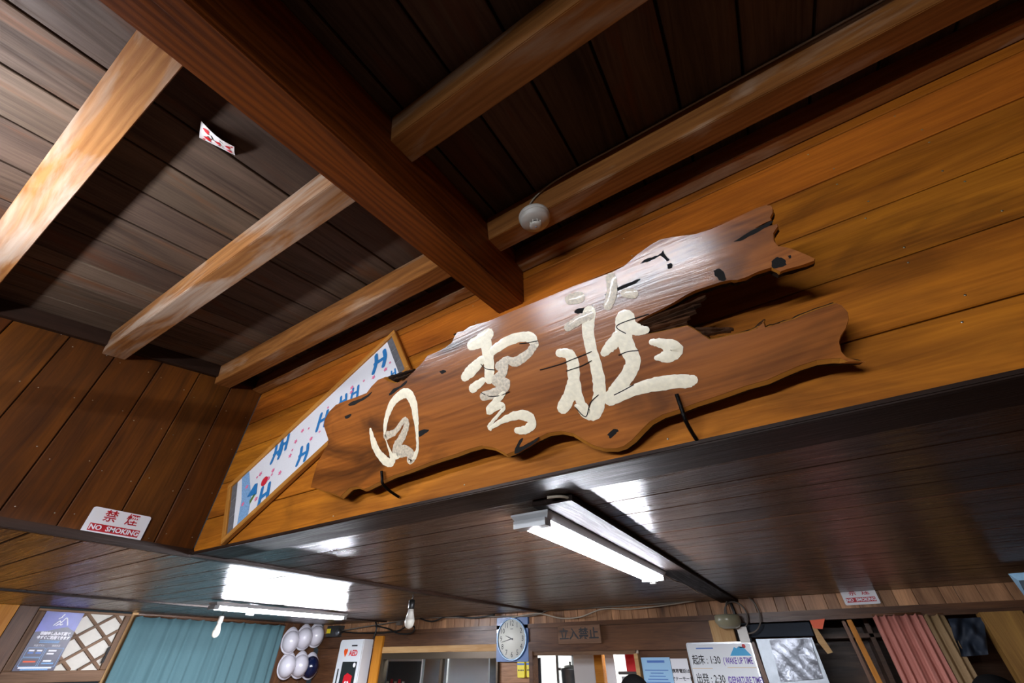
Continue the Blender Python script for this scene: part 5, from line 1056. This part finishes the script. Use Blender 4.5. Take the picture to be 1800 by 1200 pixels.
tgp = [(-3.9150, 2.2405)][0]; tag(boxw('hanging_tag', (tgp[0]-0.012, tgp[1]-0.03, 2.00), (tgp[0]+0.012, tgp[1]+0.03, 2.03), 'white_paper'), 'tiny white tag under the farther lamp', 'tag')

# ================================================================== people at the bottom edge
def person(top, yaw, label):
    h = top.z; x, y = top.x, top.y; s_ = h/1.70
    J_ = [((0, 0, 0.93), .15, .12), ((0, 0, 1.15), .15, .11), ((0, 0, 1.36), .17, .11), ((0, 0, 1.45), .06, .06), ((0, 0.015, 1.53), .07, .075),
          ((.17, 0, 1.38), .06, .06), ((.22, .02, 1.12), .045, .045), ((.22, .12, .90), .036, .036), ((.22, .15, .82), .03, .03), ((-.17, 0, 1.38), .06, .06), ((-.22, .02, 1.12), .045, .045), ((-.22, .12, .90), .036, .036), ((-.22, .15, .82), .03, .03),
          ((.09, 0, .86), .085, .085), ((.10, .02, .48), .06, .06), ((.10, 0, .09), .045, .045), ((.10, .12, .04), .045, .035), ((-.09, 0, .86), .085, .085), ((-.10, .02, .48), .06, .06), ((-.10, 0, .09), .045, .045), ((-.10, .12, .04), .045, .035)]
    E_ = [(0, 1), (1, 2), (2, 3), (3, 4), (2, 5), (5, 6), (6, 7), (7, 8), (2, 9), (9, 10), (10, 11), (11, 12), (0, 13), (13, 14), (14, 15), (15, 16), (0, 17), (17, 18), (18, 19), (19, 20)]
    me = bpy.data.meshes.new('body'); me.from_pydata([Vector(j[0])*s_ for j in J_], E_, []); root = empty('person', (x, y, 0), yaw); tag(root, label, 'person')
    o = link('body', me, 'jacket', root, root.matrix_world.copy()); md = o.modifiers.new('skin', 'SKIN'); sv = me.skin_vertices[0].data
    for i, j in enumerate(J_): sv[i].radius = (j[1]*s_, j[2]*s_)
    sv[0].use_root = True; md.use_smooth_shade = True; o.modifiers.new('sub', 'SUBSURF').levels = 2; o.modifiers[-1].render_levels = 2
    def blob(name, c, r, mat, sx=1, sy=1, sz=1, par=root, cut=None):
        bm = bmesh.new(); bmesh.ops.create_uvsphere(bm, u_segments=24, v_segments=16, radius=r)
        for v in bm.verts: v.co = Vector((v.co.x*sx, v.co.y*sy, v.co.z*sz))
        if cut: bmesh.ops.delete(bm, geom=[v for v in bm.verts if cut(v.co)], context='VERTS')
        m_ = bpy.data.meshes.new(name); bm.to_mesh(m_); bm.free()
        for p in m_.polygons: p.use_smooth = True
        return link(name, m_, mat, par, root.matrix_world @ Matrix.Translation(Vector(c)*s_))
    hd = blob('head', (0, 0.02, 1.585), 0.098, 'skin', 0.80, 0.98, 1.16); blob('hair', (0, 0.008, 1.60), 0.104, 'hair', 0.86, 1.0, 1.0, root, lambda c: c.z < -0.02 and c.y > 0.03 or c.z < -0.06)
    blob('nose', (0, 0.122, 1.575), 0.014, 'skin', 0.8, 1.0, 1.5, hd)
    for sx in (-1, 1):
        blob('eye', (sx*0.032, 0.104, 1.595), 0.009, 'ink_white', 1.3, 0.6, 0.7, hd); blob('pupil', (sx*0.032, 0.110, 1.595), 0.0045, 'ink_black', 1, 0.6, 1, hd); blob('ear', (sx*0.08, 0.015, 1.58), 0.022, 'skin', 0.4, 0.8, 1.3, hd)
        hn_ = blob('hand', (sx*0.22, 0.165, 0.775), 0.04, 'skin', 0.45, 0.8, 1.1)
        for f_ in range(4): link('finger', tube_mesh([root.matrix_world @ (Vector((sx*0.22, 0.14+0.018*f_, 0.745))*s_), root.matrix_world @ (Vector((sx*0.215, 0.142+0.018*f_, 0.70))*s_), root.matrix_world @ (Vector((sx*0.20, 0.145+0.017*f_, 0.672-0.004*(f_ % 3)))*s_)], [0.0095, 0.009, 0.0075], 8), 'skin', hn_)
        link('thumb', tube_mesh([root.matrix_world @ (Vector((sx*0.21, 0.185, 0.785))*s_), root.matrix_world @ (Vector((sx*0.195, 0.205, 0.755))*s_), root.matrix_world @ (Vector((sx*0.185, 0.205, 0.725))*s_)], [0.011, 0.010, 0.008], 8), 'skin', hn_)
    blob('mouth', (0, 0.113, 1.535), 0.014, 'ink_red', 1.3, 0.35, 0.35, hd)
person(Vector((-0.990, 2.898, 1.630)), 0.5, 'dark-haired person whose head just shows beneath the doorway'); person(Vector((0.505, 2.760, 1.643)), -0.3, 'dark-haired person whose head just shows at the lower right corner')
